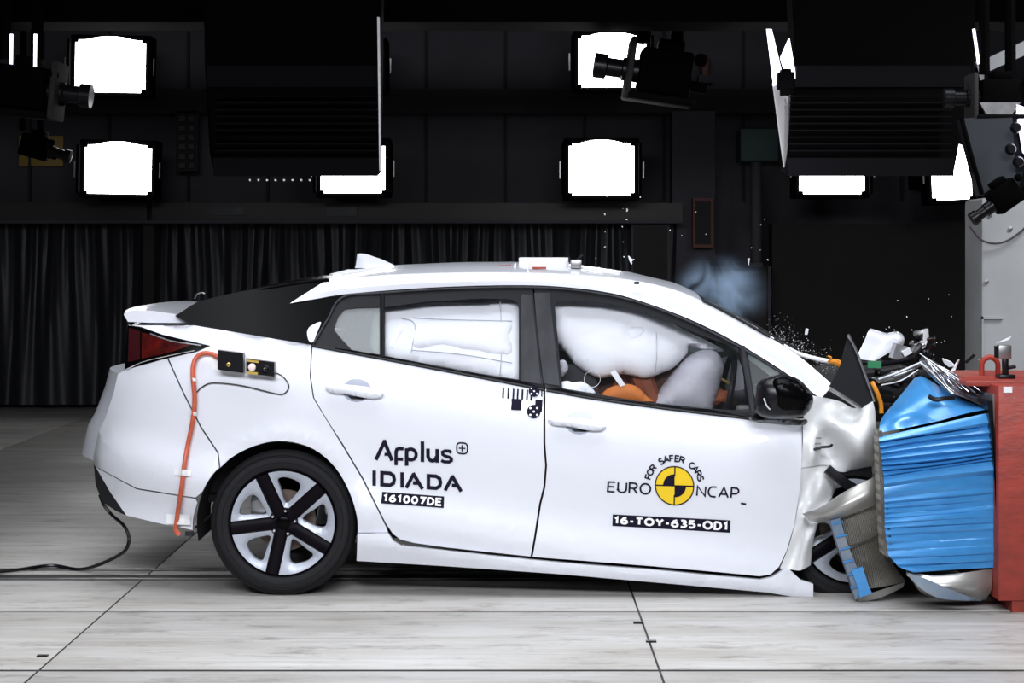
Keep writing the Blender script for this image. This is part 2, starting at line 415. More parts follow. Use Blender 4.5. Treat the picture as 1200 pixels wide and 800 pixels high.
# wall fittings at the right of the back wall
t = thing('duct_pipe', W(886, 312, 9.6), 'grey ribbed vertical pipe on the wall behind the smoke', 'pipe')
bm = bmesh.new(); p0, p1 = W(886, 190, 9.6), W(886, 312, 9.6)
prof = []
for k in range(34):
    z = p1.z + (p0.z - p1.z) * k / 33; prof.append((.05 + (.006 if k % 2 else 0), z - p1.z))
add_lathe(bm, prof, p1, 12, 'z'); fixn(bm); link('pipe_body', bm, M['wall'], t)
bgbox('pipe_collar', (878, 308, 894, 313), 17.5, .15, M['wall'], t)
t = thing('switch_cabinet', W(870, 474, 9.6), 'dark electrical cabinet standing by the wall behind the windscreen smoke', 'cabinet')
bgbox('cabinet_body', (836, 312, 904, 474), 17.55, .3, M['wall2'], t); bgbox('door', (841, 317, 899, 470), 17.52, .03, M['wall2'], t); bgbox('rim', (900, 312, 904, 474), 17.5, .04, M['wall'], t)
t = thing('fire_box', W(823, 290, 9.8), 'narrow dull red wall box above the cabinet behind the smoke', 'box')
bgbox('box_body', (812, 232, 836, 290), 17.75, .12, M['red_sign'], t); bgbox('front_panel', (815, 236, 833, 286), 17.73, .02, M['wall2'], t); 
t = thing('indicator_lamp', W(827, 97, 9.8), 'small orange warning lamp low on the upper wall right of the hanging camera', 'lamp')
bgbox('lamp_body', (822, 67, 832, 90), 18.1, .2, M['red_sign'], t, bevel=.02); bgbox('base', (819, 88, 835, 97), 18.1, .2, M['wall'], t)
s = bgbox('sign_board', (868, 151, 912, 188), 17.9, .4, M['green_sign'], bevel=.004); setp(s, 'dull green board on the wall left of the hanging right light bank', 'sign')
s = bgbox('sign_board', (22, 159, 74, 195), 18.26, .04, M['yel_sign'], bevel=.004); setp(s, 'yellow rectangular board on the wall at the far left', 'sign')
t = thing('ladder_rack', W(218, 200, 9.8), 'column of pale clips on the wall beside the left light bank', 'rack')
bgbox('backplate', (206, 130, 232, 200), 17.95, .04, M['wall2'], t)
for k in range(6): bgbox('clip', (210, 136 + k * 11, 217, 142 + k * 11), 17.9, .04, M['wall'], t)
for k in range(6): bgbox('clip', (222, 136 + k * 11, 227, 142 + k * 11), 17.9, .04, M['wall'], t)
t = thing('wall_cabinet', W(775, 260, 9.8), 'faint grey wall cabinet behind the car roof beside the curtain end', 'cabinet')
bgbox('cabinet_body', (740, 262, 785, 330), 17.7, .2, M['wall'], t); bgbox('door', (743, 266, 782, 327), 17.68, .02, M['wall2'], t)

# floodlights on the back wall
def floodlight(x0, y0, x1, y1, label, lean=0, d=17.0):
    c = W((x0 + x1) / 2, y1 + 6, d - D); t = thing('floodlight', c, label, 'floodlight', 'square floodlights on the back wall')
    rot = Matrix.Rotation(R(lean), 3, 'Y')
    mid = W((x0 + x1) / 2, (y0 + y1) / 2, d - D); w = (x1 - x0) * d / F / 2; h = (y1 - y0) * d / F / 2
    def rb(name, a, b, m, bevel=0):
        bm = bmesh.new(); add_box(bm, a, b, None, bevel)
        for v in bm.verts: v.co = mid + rot @ v.co
        return link(name, bm, m, t)
    rb('housing', (-w - .05, .02, -h - .04), (w + .05, .28, h + .05), M['rig'], .01)
    bm = bmesh.new()                                             # lens panel, its top edge bowed up as the reflector is
    top = [(w * (1 - 2 * k / 12), h + .035 * max(0, 1 - ((6 - k) / 4.2) ** 2)) for k in range(13)]
    pts = [(-w, -h), (w, -h)] + top
    f = bm.faces.new([bm.verts.new(mid + rot @ Vector((p[0] * (1 if p[1] < 0 else 1.0), 0, p[1]))) for p in pts]); thicken(bm, Vector((0, .02, 0)))
    link('light_panel', bm, M['lamp'], t, smooth=False)
    for s in (-1, 1):
        rb('side_plate', (s * (w + .055) - .012, -.05, -h), (s * (w + .055) + .012, .1, h), M['rig'])
        rb('handle', (s * (w + .085) - .006, -.03, -h * .35), (s * (w + .085) + .006, -.01, h * .3), M['steel'])
        for q in (-1, 1): rb('clip', (s * (w - .01) - .02, -.03, q * (h - .005) - .02), (s * (w - .01) + .02, .0, q * (h - .005) + .02), M['rig'], .006)
    rb('bracket', (-.12, .28, -.1), (.12, 1.3, .1), M['rig'])
FL = [((88, 47, 170, 108), 'upper left glowing floodlight above the car boot, left of the black light bank', 1),
      ((99, 170, 177, 227), 'lower left glowing floodlight just above the gallery beam', 1),
      ((678, 42, 757, 102), 'upper glowing floodlight beside the hanging camera', 0),
      ((667, 168, 743, 229), 'lower glowing floodlight above the car roof right of centre', 0),
      ((376, 50, 447, 104), 'upper floodlight almost fully hidden by the left black light bank', 0),
      ((376, 168, 451, 226), 'lower floodlight mostly hidden by the left light bank, only bottom strip lit', 0),
      ((937, 168, 1013, 227), 'floodlight showing only its lit bottom strip below the right light bank', 0),
      ((1092, 172, 1138, 234), 'glowing floodlight cut diagonally by the right light bank and dark panel', -3)]
for r, l, lean in FL: floodlight(*r, l, lean)

# hanging light banks (seen from behind)
def bank(near, label, band, y, extra=None):
    """near: outline of the black back, tilted forwards at its foot"""
    t = thing('light_bank', W((near[0][0] + near[1][0]) / 2, near[2][1], y), label, 'light bank', 'hanging black light banks')
    bm = bmesh.new(); pts = [W(px, py, y + (-.25 if py > 150 else .35 if py < 20 else 0.05)) for px, py in near]
    V = [bm.verts.new(p) for p in pts]; bm.faces.new(V); thicken(bm, Vector((0, .22, .03))); link('back_panel', bm, M['rig'], t, smooth=False)
    x0 = near[0][0] + 1; x1 = near[1][0] - 1
    bgb = lambda n, r, yy, m: prism(n, [W(r[0], r[1], yy), W(r[2], r[1], yy), W(r[2], r[3], yy), W(r[0], r[3], yy)], M[m], t, (0, .03, 0))
    bgb('cross_band', (band[0], 77, band[1], 102), y - .04, 'rig_grey'); bgb('bottom_band', (band[2], 185, band[3], 206), y - .30, 'rig_grey')
    for k in range(9): bgb('louvre', (band[2] + 2, 112 + 8 * k, band[3] - 2, 113.2 + 8 * k), y - .30 + .02 * (8 - k), 'rig_grey')
    for q in (.2, .8):
        px = near[0][0] + (near[1][0] - near[0][0]) * q
        a = W(px, 20, y + .4); tube('hanger_rod', [a, a + Vector((0, .1, 2.5))], .02, M['rig'], t, smooth=False)
    return t
lb = bank([(238, -60), (448, -60), (444, 205), (252, 205), (246, 180), (240, 75)], 'large black light bank hanging over the rear of the car', (242, 443, 250, 443), 3.0)
for k in range(8):
    bm = bmesh.new(); add_lathe(bm, [(.006, -.005), (.009, 0), (.006, .005)], W(293 + k * 10, 211, 2.72), 8); fixn(bm); link('rivet', bm, M['steel'], lb)
prism('edge_strip', [W(442, 20, 2.9), W(444.5, 20, 2.9), W(446, 200, 2.7), W(444.5, 200, 2.7)], M['white_sheet'], lb, (0, .05, 0))
rb_ = bank([(925, -60), (1146, -60), (1140, 80), (1118, 200), (922, 204), (932, 80)], 'large black light bank hanging over the barrier with a bright folded side', (933, 1138, 924, 1118), 2.6)
# bright folded reflector at the left side of the right bank
prism('side_reflector', [W(905, 98, 2.2), W(934, 95, 2.9), W(918, 196, 2.3)], M['white_sheet'], rb_, (.01, .02, 0))
prism('glowing_flap', [W(898, 34, 2.2), W(903, 34, 2.2), W(914, 80, 2.3), W(919, 90, 2.3), W(906, 100, 2.2)], M['strip'], rb_, (.01, .02, 0))  # the flaps' brightness is put into their own emission
prism('glowing_flap', [W(914, 68, 2.5), W(924, 45, 2.6), W(932, 92, 2.6), W(920, 88, 2.5)], M['strip'], rb_, (.01, .02, 0))
prism('glowing_flap', [W(929, 42, 2.8), W(934, 32, 2.8), W(939, 70, 2.85), W(933, 92, 2.8)], M['strip'], rb_, (.01, .02, 0))
box('clamp', W(913, 104, 2.05), W(928, 86, 2.15), M['rig'], rb_, bevel=.006)
box('clamp', W(916, 111, 2.06), W(925, 82, 2.14), M['rig'], rb_, bevel=.006)
l = bpy.data.lights.new('reflector_fill', 'AREA'); l.size = .25; l.energy = 5; l.color = (.95, .95, 1)  # added area light that brightens the white side reflector
lo_ = bpy.data.objects.new('reflector_fill', l); COL.objects.link(lo_); lo_.location = W(915, 190, 1.7); lo_.rotation_euler = (W(918, 150, 2.4) - lo_.location).to_track_quat('-Z', 'Y').to_euler()

# hanging high-speed cameras
def rig_camera(c, s, label, lens_dir=-1, tilt=0, plate=True, tubes=True):
    c = Vector(c); t = thing('high_speed_camera', c, label, 'camera', 'hanging cameras'); rot = Matrix.Rotation(R(tilt), 3, 'Y')
    def rb(n, a, b, m, bv=.008):
        bm = bmesh.new(); add_box(bm, Vector(a) * s, Vector(b) * s, None, bv * s)
        for v in bm.verts: v.co = c + rot @ v.co
        return link(n, bm, M[m], t)
    rb('body', (-.10, -.08, 0), (.10, .08, .17), 'rig', .015); rb('rear_module', (-.04, -.06, .17), (.06, .06, .21), 'rig'); 
    bm = bmesh.new(); prof = [(.03, 0), (.045, -.01), (.045, .06), (.036, .065), (.036, .12), (.048, .125), (.048, .17), (.03, .172)]
    add_lathe(bm, [(r * s, h * s) for r, h in prof], (0, 0, 0), 20); fixn(bm)
    q = Matrix.Rotation(R(90 * -lens_dir), 3, 'Z') @ Matrix.Rotation(R(0), 3, 'X')
    for v in bm.verts: v.co = c + rot @ (q @ v.co + Vector((lens_dir * .10, 0, .08)) * s)
    link('lens', bm, M['black_plastic'], t)
    if plate:
        rb('mount_plate', (-.14, -.10, -.03), (.12, .10, -.005), 'rig_grey'); rb('side_bracket', (lens_dir * .135 - .012, -.1, -.03), (lens_dir * .135 + .012, .1, .2), 'wall2')
    rb('knob', (.10, -.10, .12), (.15, -.05, .17), 'rig', .02); rb('cable_plug', (.10, -.02, .03), (.17, .02, .07), 'rig')
    if tubes:
        for k, dx in enumerate((-.07, .06)):
            a = c + Vector((dx * s, 0, .2 * s)); tube('hanger_post', [a, a + Vector((0, .02, 1.2))], .02 * s + .008, M['rig'], t, smooth=False)
    return t
rig_camera(W(775, 112, 6.0), 2.0, 'black camera with lens poking across the upper middle floodlight', -1, 8)
c1 = rig_camera(W(26, 128, 4.5), 1.7, 'black camera rig hanging at the top left between lit posts', 1, 6)
for x in (13, 41):
    a, b = W(x, 84, 4.4), W(x + .5, 40, 4.4); tube('lit_strip', [a, b], .011, M['strip'], c1, smooth=False)
rig_camera(W(38, 185, 6.2), 1.05, 'small black camera hanging in front of the yellow wall board', 1, 15, plate=False)
c2 = rig_camera(W(1170, 134, 1.6), 1.05, 'black camera box hanging at the top right above the tilted dark panel', -1, 0)
prism('cradle', [W(1148, 120, 1.5), W(1196, 120, 1.5), W(1186, 134, 1.5), W(1156, 134, 1.5)], M['steel'], c2, (0, .2, 0))
tube('lit_strip', [W(1141, 34, 1.6), W(1147, 75, 1.6)], .008, M['strip'], c2, smooth=False)
prism('white_bracket', [W(1144, 72, 1.7), W(1153, 74, 1.7), W(1154, 130, 1.7), W(1146, 126, 1.7), W(1150, 100, 1.7)], M['white_sheet'], c2, (0, .02, 0))
rig_camera(W(1186, 242, 1.2), .75, 'small black camera tilted down over the pale block at right', -1, -35, plate=False, tubes=False)
pt = thing('lamp_panel', W(1160, 232, 1.4), 'tilted dark navy lamp housing at the right edge below the camera', 'lamp')
prism('housing', [W(1127, 139, 1.5), W(1186, 134, 1.5), W(1200, 200, 1.4), W(1192, 224, 1.4), W(1150, 229, 1.4), W(1138, 180, 1.4)], M['navy'], pt, (0, .12, 0))
tube('edge_bar', [W(1127, 139, 1.45), W(1139, 185, 1.36), W(1151, 228, 1.35)], .012, M['rig'], pt)
for p in ((1189, 150), (1183, 175), (1192, 190)): lathe('knob', [(.02, 0), (.03, -.02), (.02, -.05)], W(*p, 1.36), M['black_plastic'], pt, 16)
prism('glow_panel', [W(1191, 122, 1.5), W(1212, 130, 1.5), W(1212, 190, 1.5), W(1200, 178, 1.5)], M['strip'], pt, (0, .03, 0))
g = prism('ceiling_girder', [W(1158, 68, 3.2), W(1260, 20, 3.2), W(1260, 38, 3.2), W(1158, 84, 3.2)], M['concrete'], None, (0, .3, 0)); setp(g, 'pale sloping girder behind the camera at the top right corner', 'girder')
g = tube('hanger_blade', [W(788, -40, 6.2), W(788, 6, 6.2), W(788.5, 40, 6.2)], .018, M['steel'], smooth=False); setp(g, 'thin pale hanging rod above the middle camera', 'rod')

# pale concrete block at the right
cb = thing('concrete_block', W(1250, 500, 2.4), 'tall pale grey block behind the red barrier block', 'block')
a = W(1150, 232, 2.4)
bm = bmesh.new(); add_box(bm, (a.x, 2.4, 0), (a.x + 2.4, 2.79, a.z), None, .02); link('block_body', bm, M['concrete'], cb)
pz = W(1151, 370, 2.4)
for (x0, y0, x1, y1) in ((1151, 371, 1153, 470), (1151, 371, 1176, 374)):
    lo, hi = W(x0, y1, 2.38), W(x1, y0, 2.38); box('panel_edge', (lo.x, 2.385, lo.z), (hi.x, 2.402, hi.z), M['concrete'], cb)
for (x, y) in ((1160, 252), (1184, 268), (1156, 330)):
    lathe('bolt', [(.012, 0), (.012, -.01), (.006, -.012)], W(x, y, 2.4), M['steel'], cb, 8)
tube('cable', [W(1136, 265, 2.36), W(1152, 282, 2.36), W(1175, 284, 2.36), W(1200, 268, 2.36), W(1230, 235, 2.36)], .006, M['wall'], cb)

# ================================================================== CAR
CY = 0.88
belt = [(100, 372), (150, 374), (222, 384), (345, 401), (460, 420), (640, 455), (700, 466), (880, 489), (960, 500)]
prof_low = [(0, .065), (14, .035), (40, .010), (68, .0), (90, .004), (120, .020), (145, .030), (165, .018), (183, .008), (205, .03), (240, .10)]
rear_in = [(100, .48), (109, .40), (116, .29), (130, .19), (150, .115), (180, .055), (220, .018), (280, 0), (900, 0), (960, .02), (1000, .04)]
def ybody(px, py):
    b = interp(belt, px); t = py - b
    s = 1.0 if px > 300 else 1 + (300 - px) * .0008
    if t <= 0: y = .05 + (-t) * interp([(150, .0026), (300, .0026), (420, .0021), (1000, .0019)], px)
    else: y = cinterp(prof_low, t * s)
    y += cinterp(rear_in, px)
    r = math.hypot(px - 327, (py - 612)); y -= .022 * math.exp(-((r - 100) / 13) ** 2) * (1 if py < 640 else 0)
    return y
car = thing('car', W(600, 700, .88), 'white hatchback crumpling nose-first into the blue barrier, airbags out', 'car')
FAR = []                                                            # panels repeated on the far side
P = M['paint']
# rear quarter
arch = curve2([(419, 622), (418, 605), (410, 578), (393, 548), (367, 526), (335, 517), (306, 520), (276, 533), (250, 555), (234, 583), (227, 605), (226, 621)], 4, False)
quarter = [(152, 381), (228, 381), (365, 404), (363, 440), (367, 466), (384, 494), (400, 520), (425, 562), (443, 598), (453, 618), (455, 624), (419, 624)] + \
          [p for p in arch if p[0] > 257 or p[1] < 548][1:-1][:200]
quarter = [p for p in quarter if not (p[0] < 258 and p[1] > 500)] + [(258, 548), (256, 530), (236, 500), (216, 461), (197, 419), (246, 405), (190, 392), (165, 383)]
FAR.append(skin('rear_quarter_panel', quarter, ybody, P, car, .02, gap=.25))
bump_top = [(147, 433), (165, 428), (190, 421), (196, 420), (215, 462), (235, 501), (255, 531), (257, 549)] + [p for p in arch if p[0] < 256 and p[1] < 583] + [(229, 583), (160, 572), (111, 546), (109, 535), (115, 506), (123, 490), (133, 460), (138, 438)]
FAR.append(skin('rear_bumper', bump_top, ybody, P, car, .02, gap=.25))
bump_low = [(112, 547), (160, 573), (229, 584)] + [p for p in arch if p[0] < 234 and p[1] > 585] + [(190, 614), (148, 604), (128, 575)]
FAR.append(skin('bumper_lower', bump_low, lambda x, y: ybody(x, y) + .01, P, car, .02, gap=.25))
FAR.append(skin('bumper_diffuser', [(110, 545), (127, 574), (148, 604), (135, 598), (120, 588), (112, 568)], lambda x, y: ybody(x, y) + .03, M['grey_plastic'], car, .05))
# inner side of the boot and rear face
sil = [(109, 540, .40), (115, 506, .34), (123, 490, .30), (133, 460, .26), (138, 438, .24), (147, 431, .22), (150, 400, .2), (152, 382, .2)]
rowsR = []
for (px, py, y) in sil:
    a = W(px, py, y); r = []
    for k in range(13):
        u = k / 12; yy = y + (2 * CY - 2 * y) * u; r.append(Vector((a.x + .01 - .16 * math.sin(math.pi * u) * (1 if py > 435 else .5), yy, a.z)))
    rowsR.append(r)
loft('tailgate', rowsR, P, car, thick=(.02, 0, 0))
lowR = []
for (px, py, y) in [(110, 545, .40), (120, 588, .42), (148, 606, .3)]:
    a = W(px, py, y); lowR.append([Vector((a.x + .02 - .1 * math.sin(math.pi * k / 8), y + (2 * CY - 2 * y) * k / 8, a.z)) for k in range(9)])
loft('rear_valance', lowR, M['grey_plastic'], car, thick=(.02, 0, 0))
# tail lamp
lampo = curve2([(150, 381), (165, 384), (190, 393), (246, 405), (230, 412), (190, 421), (165, 428), (147, 433), (146, 420), (148, 400)], 3)
tl = skin('tail_lamp', [(150, 381), (165, 384), (190, 393), (218, 400), (246, 405), (230, 412), (190, 421), (165, 428), (146, 433), (147, 410)], lambda x, y: ybody(x, y) - .004, M['black_gloss'], car, .03, step=8)
skin('lamp_lens', [(166, 389), (190, 397), (225, 404), (205, 411), (186, 416), (166, 420)], lambda x, y: ybody(x, y) - .010, M['red_lens'], tl, .01, step=8)
skin('lamp_lens', [(151, 384), (164, 388), (164, 421), (150, 424)], lambda x, y: ybody(x, y) - .010, M['dark_lens'], tl, .01, step=8)
tube('chrome_trim', [W(x, y, ybody(x, y) - .013) for x, y in ((148, 432), (166, 424), (190, 418), (228, 410))], .004, M['chrome'], tl)
tube('chrome_trim', [W(x, y, ybody(x, y) - .013) for x, y in ((176, 391), (200, 399), (236, 405))], .0025, M['chrome'], tl)
# boot spoiler
spo = [(145, 368), (147, 362), (160, 360), (180, 362), (205, 367), (230, 376), (228, 381), (175, 380.5), (150, 379)]
def wing(poly, y0, y1, rise, n=11):
    rows_ = []
    for k in range(n):
        u = k / (n - 1); y = y0 + (y1 - y0) * u; bow = math.sin(math.pi * u); r = []
        e = 1 - .25 * (abs(2 * u - 1)) ** 6
        cz = sum(W(px, py, y0).z for px, py in poly) / len(poly)
        for (px, py) in poly:
            a = W(px, py, y0); r.append(Vector((a.x - .05 * bow, y, cz + (a.z - cz) * e + rise * bow)))
        rows_.append(r)
    return rows_
sp = wing(spo, .14, 2 * CY - .14, .0)
bm = bmesh.new(); V = [[bm.verts.new(p) for p in r] for r in sp]
for i in range(len(V) - 1):
    for j in range(len(V[0])): bm.faces.new((V[i][j], V[i][(j + 1) % len(V[0])], V[i + 1][(j + 1) % len(V[0])], V[i + 1][j]))
bm.faces.new(V[0]); bm.faces.new(V[-1][::-1]); fixn(bm); link('boot_spoiler', bm, P, car, angle=50)
# roof rails running into the windscreen pillars
low = [(340, 355), (370, 350), (400, 345), (450, 340.5), (520, 336), (600, 334), (660, 336), (720, 344), (770, 359), (820, 379), (870, 405), (920, 436), (962, 467)]
upp = [(386, 326), (400, 326), (420, 324.5), (470, 321), (540, 319), (610, 319), (670, 321), (735, 327), (790, 339), (832, 357), (882, 384), (932, 414), (976, 451)]
def dens(pts, n=5): return curve2(pts, n, False)
lowd, uppd = dens(low), dens(upp)
yu = lambda x, y: ybody(x, y) * 1.0 + .045
rails = [[], [], [], []]
for (a, b) in zip(lowd, uppd):
    ya = ybody(*a); yb = max(ya + .06, yu(*b) * .9)
    for k, (u, bul) in enumerate(((0, 0), (.35, -.018), (.7, -.012), (1, 0))):
        px = a[0] + (b[0] - a[0]) * u; py = a[1] + (b[1] - a[1]) * u; rails[k].append(W(px, py, ya + (yb - ya) * u + bul))
FAR.append(loft('roof_rail', rails, P, car, thick=(0, .03, -.01)))
crown = [(380, 322.5), (420, 315), (470, 310), (540, 307), (610, 306.5), (670, 309), (735, 318), (790, 331), (820, 345), (850, 360), (880, 376), (905, 391), (925, 404), (950, 421), (975, 440), (1000, 458)]
def over(i0, i1, name, m, thick, drop=0.0, back=0):
    rows_ = []
    for i in range(i0, i1 + 1):
        a = rails[3][i]; yA = a.y - .004
        pc = 600 + a.x * F / (D + CY); zc = H - (interp(crown, pc) - 300) * (D + CY) / F - drop
        r = []
        for k in range(17):
            u = k / 16; yy = yA + (2 * CY - 2 * yA) * u; s = 1 - (abs(2 * u - 1)) ** 2.2
            r.append(Vector((a.x + back * s, yy, a.z - drop + (zc - a.z + drop) * s)))
        rows_.append(r)
    return loft(name, rows_, m, car, thick=thick)
nroof = next(i for i, p in enumerate(uppd) if p[0] > 822)
over(0, nroof, 'roof_panel', P, (0, 0, -.02))
over(nroof + 1, len(uppd) - 6, 'windscreen', M['screen'], (0, 0, -.005), .004)
# header strip (black) over the windscreen top
tube('screen_seal', [Vector((rails[3][i].x, rails[3][i].y - .005, rails[3][i].z + .004)) for i in range(nroof, len(uppd) - 8)], .007, M['black'], car)
# hatch glass
hn = [(386, 327), (350, 331), (310, 337.5), (270, 345), (232, 354), (215, 364)]
hc = [322, 324, 330.5, 338.5, 348, 357]
rowsH = []
for (p, c) in zip(dens(hn, 3), [v[1] for v in dens(list(zip([h[0] for h in hn], hc)), 3)]):
    a = W(p[0], p[1], max(ybody(*p), .2)); zc = H - (c - 300) * (D + CY) / F
    rowsH.append([Vector((a.x, a.y + (2 * CY - 2 * a.y) * k / 16, a.z + (zc - a.z) * (1 - abs(k / 8 - 1) ** 2.2))) for k in range(17)])
loft('hatch_glass', rowsH, M['black_gloss'], car, thick=(0, 0, -.012))
FAR.append(skin('black_pillar_panel', [(205, 370), (232, 353), (270, 344), (310, 336.5), (350, 330), (385, 326), (341, 355), (401, 346.5), (366, 403.5), (228, 382)], lambda x, y: ybody(x, y) + .006, M['black_gloss'], car, .02))
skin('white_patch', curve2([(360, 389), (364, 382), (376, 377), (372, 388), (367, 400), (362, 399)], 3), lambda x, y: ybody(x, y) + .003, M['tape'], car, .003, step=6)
tube('wiper_nozzle', [W(228, 350, .5), W(231, 345, .5), W(237, 343, .5), W(240, 344, .5)], .004, M['steel'], car)
# fin antenna
fa = W(440, 312, .80)
rowsF = []
for (px0, px1, py, w) in ((416, 464, 314, .03), (417, 462, 310.5, .026), (418, 448, 304, .016), (418.5, 432, 298.5, .008), (419, 427, 297, .004)):
    a, b = W(px0, py, CY - .02), W(px1, py, CY - .02)
    rowsF.append([a + Vector((0, 0, 0)), Vector(((a.x * .7 + b.x * .3), CY - .02 - w, a.z)), b, Vector(((a.x * .7 + b.x * .3), CY - .02 + w, a.z))])
bm = bmesh.new(); V = [[bm.verts.new(p) for p in r] for r in rowsF]
for i in range(4):
    for j in range(4): bm.faces.new((V[i][j], V[i][(j + 1) % 4], V[i + 1][(j + 1) % 4], V[i + 1][j]))
bm.faces.new(V[0]); bm.faces.new(V[-1]); fixn(bm); o = link('roof_fin', bm, P, car, angle=60)
prism('fin_plate', [W(386, 322.5, .55), W(408, 317, .55), W(440, 317, .55), W(432, 323, .40), W(398, 325, .40)], M['tape'], car, (0, 0, .006))

# doors ---------------------------------------------------------------
yd = lambda x, y: ybody(x, y)
rdoor = [(366, 405), (364, 440), (368, 466), (384, 493), (401, 519), (426, 561), (444, 597), (452, 613), (460, 625), (469, 632), (485, 636), (520, 641), (570, 646.5), (622, 652), (626, 629), (632, 590), (637, 570), (639, 545), (637, 520), (637, 455), (560, 440), (460, 421.5)]
rd = skin('rear_door', rdoor, yd, P, car, .03, gap=.2)
fdoor = [(639, 455.5), (639, 520), (641, 546), (639, 571), (634, 591), (628, 630), (624, 652.5), (690, 657.5), (760, 663), (850, 671), (890, 675), (903, 673), (913, 664), (922, 645), (931, 615), (938, 570), (940, 530), (940, 497), (880, 489), (780, 477), (700, 466)]
fd = skin('front_door', fdoor, yd, P, car, .03, gap=.2)
FAR += [rd, fd]
fr_out_r = [(366, 404), (383, 375), (401, 347), (450, 341.5), (520, 337), (600, 335), (624, 336), (637, 455), (560, 440), (460, 421)]
glass_r = [(451, 360), (500, 353.5), (560, 350), (598, 350), (606, 354), (608, 362), (608, 445), (560, 437.5), (451, 417)]
glass_q = [(391, 386), (396, 371), (404, 362), (420, 360.5), (445, 360), (445, 415.5), (412, 410), (399, 396)]
ft = lambda x, y: ybody(x, y) + .004
rf = skin('rear_window_frame', fr_out_r, ft, M['trim'], car, .03, holes=[glass_r, glass_q], step=14)
fr_out_f = [(626, 336), (660, 337), (720, 345.5), (770, 360), (820, 381), (870, 407), (921, 438), (928, 448), (928, 494), (880, 489), (780, 477), (700, 466), (639, 455)]
glass_f = [(650, 357), (654, 353), (665, 352), (705, 354.5), (745, 362), (790, 379), (830, 396), (866, 408.5), (880, 482), (830, 479), (750, 470.5), (659, 455)]
glass_t = [(876, 413), (900, 424), (920, 438), (922, 446), (905, 470), (889, 482), (883, 460)]
ff = skin('front_window_frame', fr_out_f, ft, M['trim'], car, .03, holes=[glass_f, glass_t], step=14)
FAR += [rf, ff]
skin('pillar_cover', [(611, 345), (623, 345), (634, 450), (611, 446)], lambda x, y: ybody(x, y), M['pillar'], car, .004)
skin('pillar_cover', [(626, 343), (644, 343), (646, 365), (656, 452), (637, 449), (629, 380)], lambda x, y: ybody(x, y) - .001, M['pillar'], car, .004)
gl = lambda x, y: ybody(x, min(y, interp(belt, x) - .5)) + .014
for (n, o_, m_) in (('rear_window_glass', glass_r, 'glass'), ('quarter_window_glass', glass_q, 'quarter_glass'), ('front_window_glass', glass_f, 'glass'), ('corner_window_glass', glass_t, 'dusty_glass')):
    FAR.append(skin(n, inset(o_, -2), gl, M[m_], car, .004, step=20))
tube('divider_bar', [W(448, 345, ybody(448, 345) - .004), W(448, 419, ybody(448, 419) - .004)], .010, M['trim'], car, smooth=False)
tube('divider_bar', [W(870, 406, ybody(870, 406) - .002), W(883, 485, ybody(883, 485) - .004)], .012, M['pillar'], car, smooth=False)
for seg_ in ([(366, 405), (460, 422.5), (560, 441.5), (637, 456.5)], [(640, 457), (700, 467.5), (780, 478.5), (880, 490.5), (938, 498)]):
    FAR.append(tube('belt_seal', [W(x, y, ybody(x, y) - .003) for x, y in seg_], .007, M['black_plastic'], car))
tube('window_trim', [W(x, y, ybody(x, y) - .004) for x, y in [(368, 402), (384, 374), (402, 348), (450, 343), (520, 338.5), (600, 336.5), (660, 338.5), (720, 347), (770, 361.5), (820, 382.5), (870, 408.5), (918, 438)]], .0045, M['pillar'], car)
# door handles
def handle(door, cx, cy, ang):
    pts = []
    for (u, v) in ((-35, -1), (-28, -6), (-8, -6), (10, -5), (26, -2), (34, 3), (27, 8), (8, 8), (-10, 5), (-28, 4)):
        c, s = math.cos(R(ang)), math.sin(R(ang)); pts.append((cx + u * c - v * s, cy + u * s + v * c))
    cup = [(cx + 17 * math.cos(a) + 2, cy + 14 * math.sin(a)) for a in [k * math.pi / 8 for k in range(16)]]
    skin('handle_recess', cup, lambda x, y: ybody(x, y) - .001, M['grey_cup'], door, .002, step=5)  # flat disc, the shade of the recess is in its grey colour
    skin('handle_shadow_gap', [(cx - 9, cy + 7), (cx + 12, cy + 8.5), (cx + 9, cy + 11), (cx - 4, cy + 10.5)], lambda x, y: ybody(x, y) - .003, M['black_plastic'], door, .002, step=5)  # dark sliver put in for the shade under the grip
    pillow('door_handle', curve2(pts, 3), lambda x, y: ybody(x, y) - .022, .014, 7, P, door, step=4)
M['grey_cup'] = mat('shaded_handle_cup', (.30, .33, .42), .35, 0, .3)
handle(rd, 416, 457, 3); handle(fd, 677, 495, 3)
# rocker
rock = [(419, 625), (455, 625), (461, 634), (470, 639.5), (520, 645), (570, 650.5), (623, 656), (690, 662), (760, 667), (850, 675.5), (891, 679), (905, 676), (918, 668), (926, 668), (938, 679), (953, 684), (953, 703), (900, 694), (800, 685), (650, 672), (520, 663), (418, 657)]
def yrock(x, y):
    u = (y - interp([(415, 625), (455, 630), (623, 655), (890, 677), (955, 690)], x)); return .004 + .0026 * max(0, u - 8) + (.01 if x > 920 else 0)
FAR.append(skin('rocker_panel', rock, yrock, P, car, .03, step=8))
# dark inner body behind the gaps
skin('inner_side', [(250, 420), (366, 410), (640, 462), (935, 505), (930, 600), (900, 665), (640, 645), (480, 628), (440, 570), (400, 500), (340, 490), (270, 500)], .14, M['black'], car, .02, step=0)
a, b = W(430, 640, .12), W(940, 610, .12)
bm = bmesh.new(); add_box(bm, (W(425, 640, .12).x, .12, .24), (W(940, 640, .12).x, 2 * CY - .12, .36)); link('underbody', bm, M['black'], car)
bm = bmesh.new(); add_box(bm, (W(150, 640, .12).x + .1, .3, .42), (W(425, 640, .12).x, 2 * CY - .3, .62)); link('boot_floor', bm, M['black'], car)
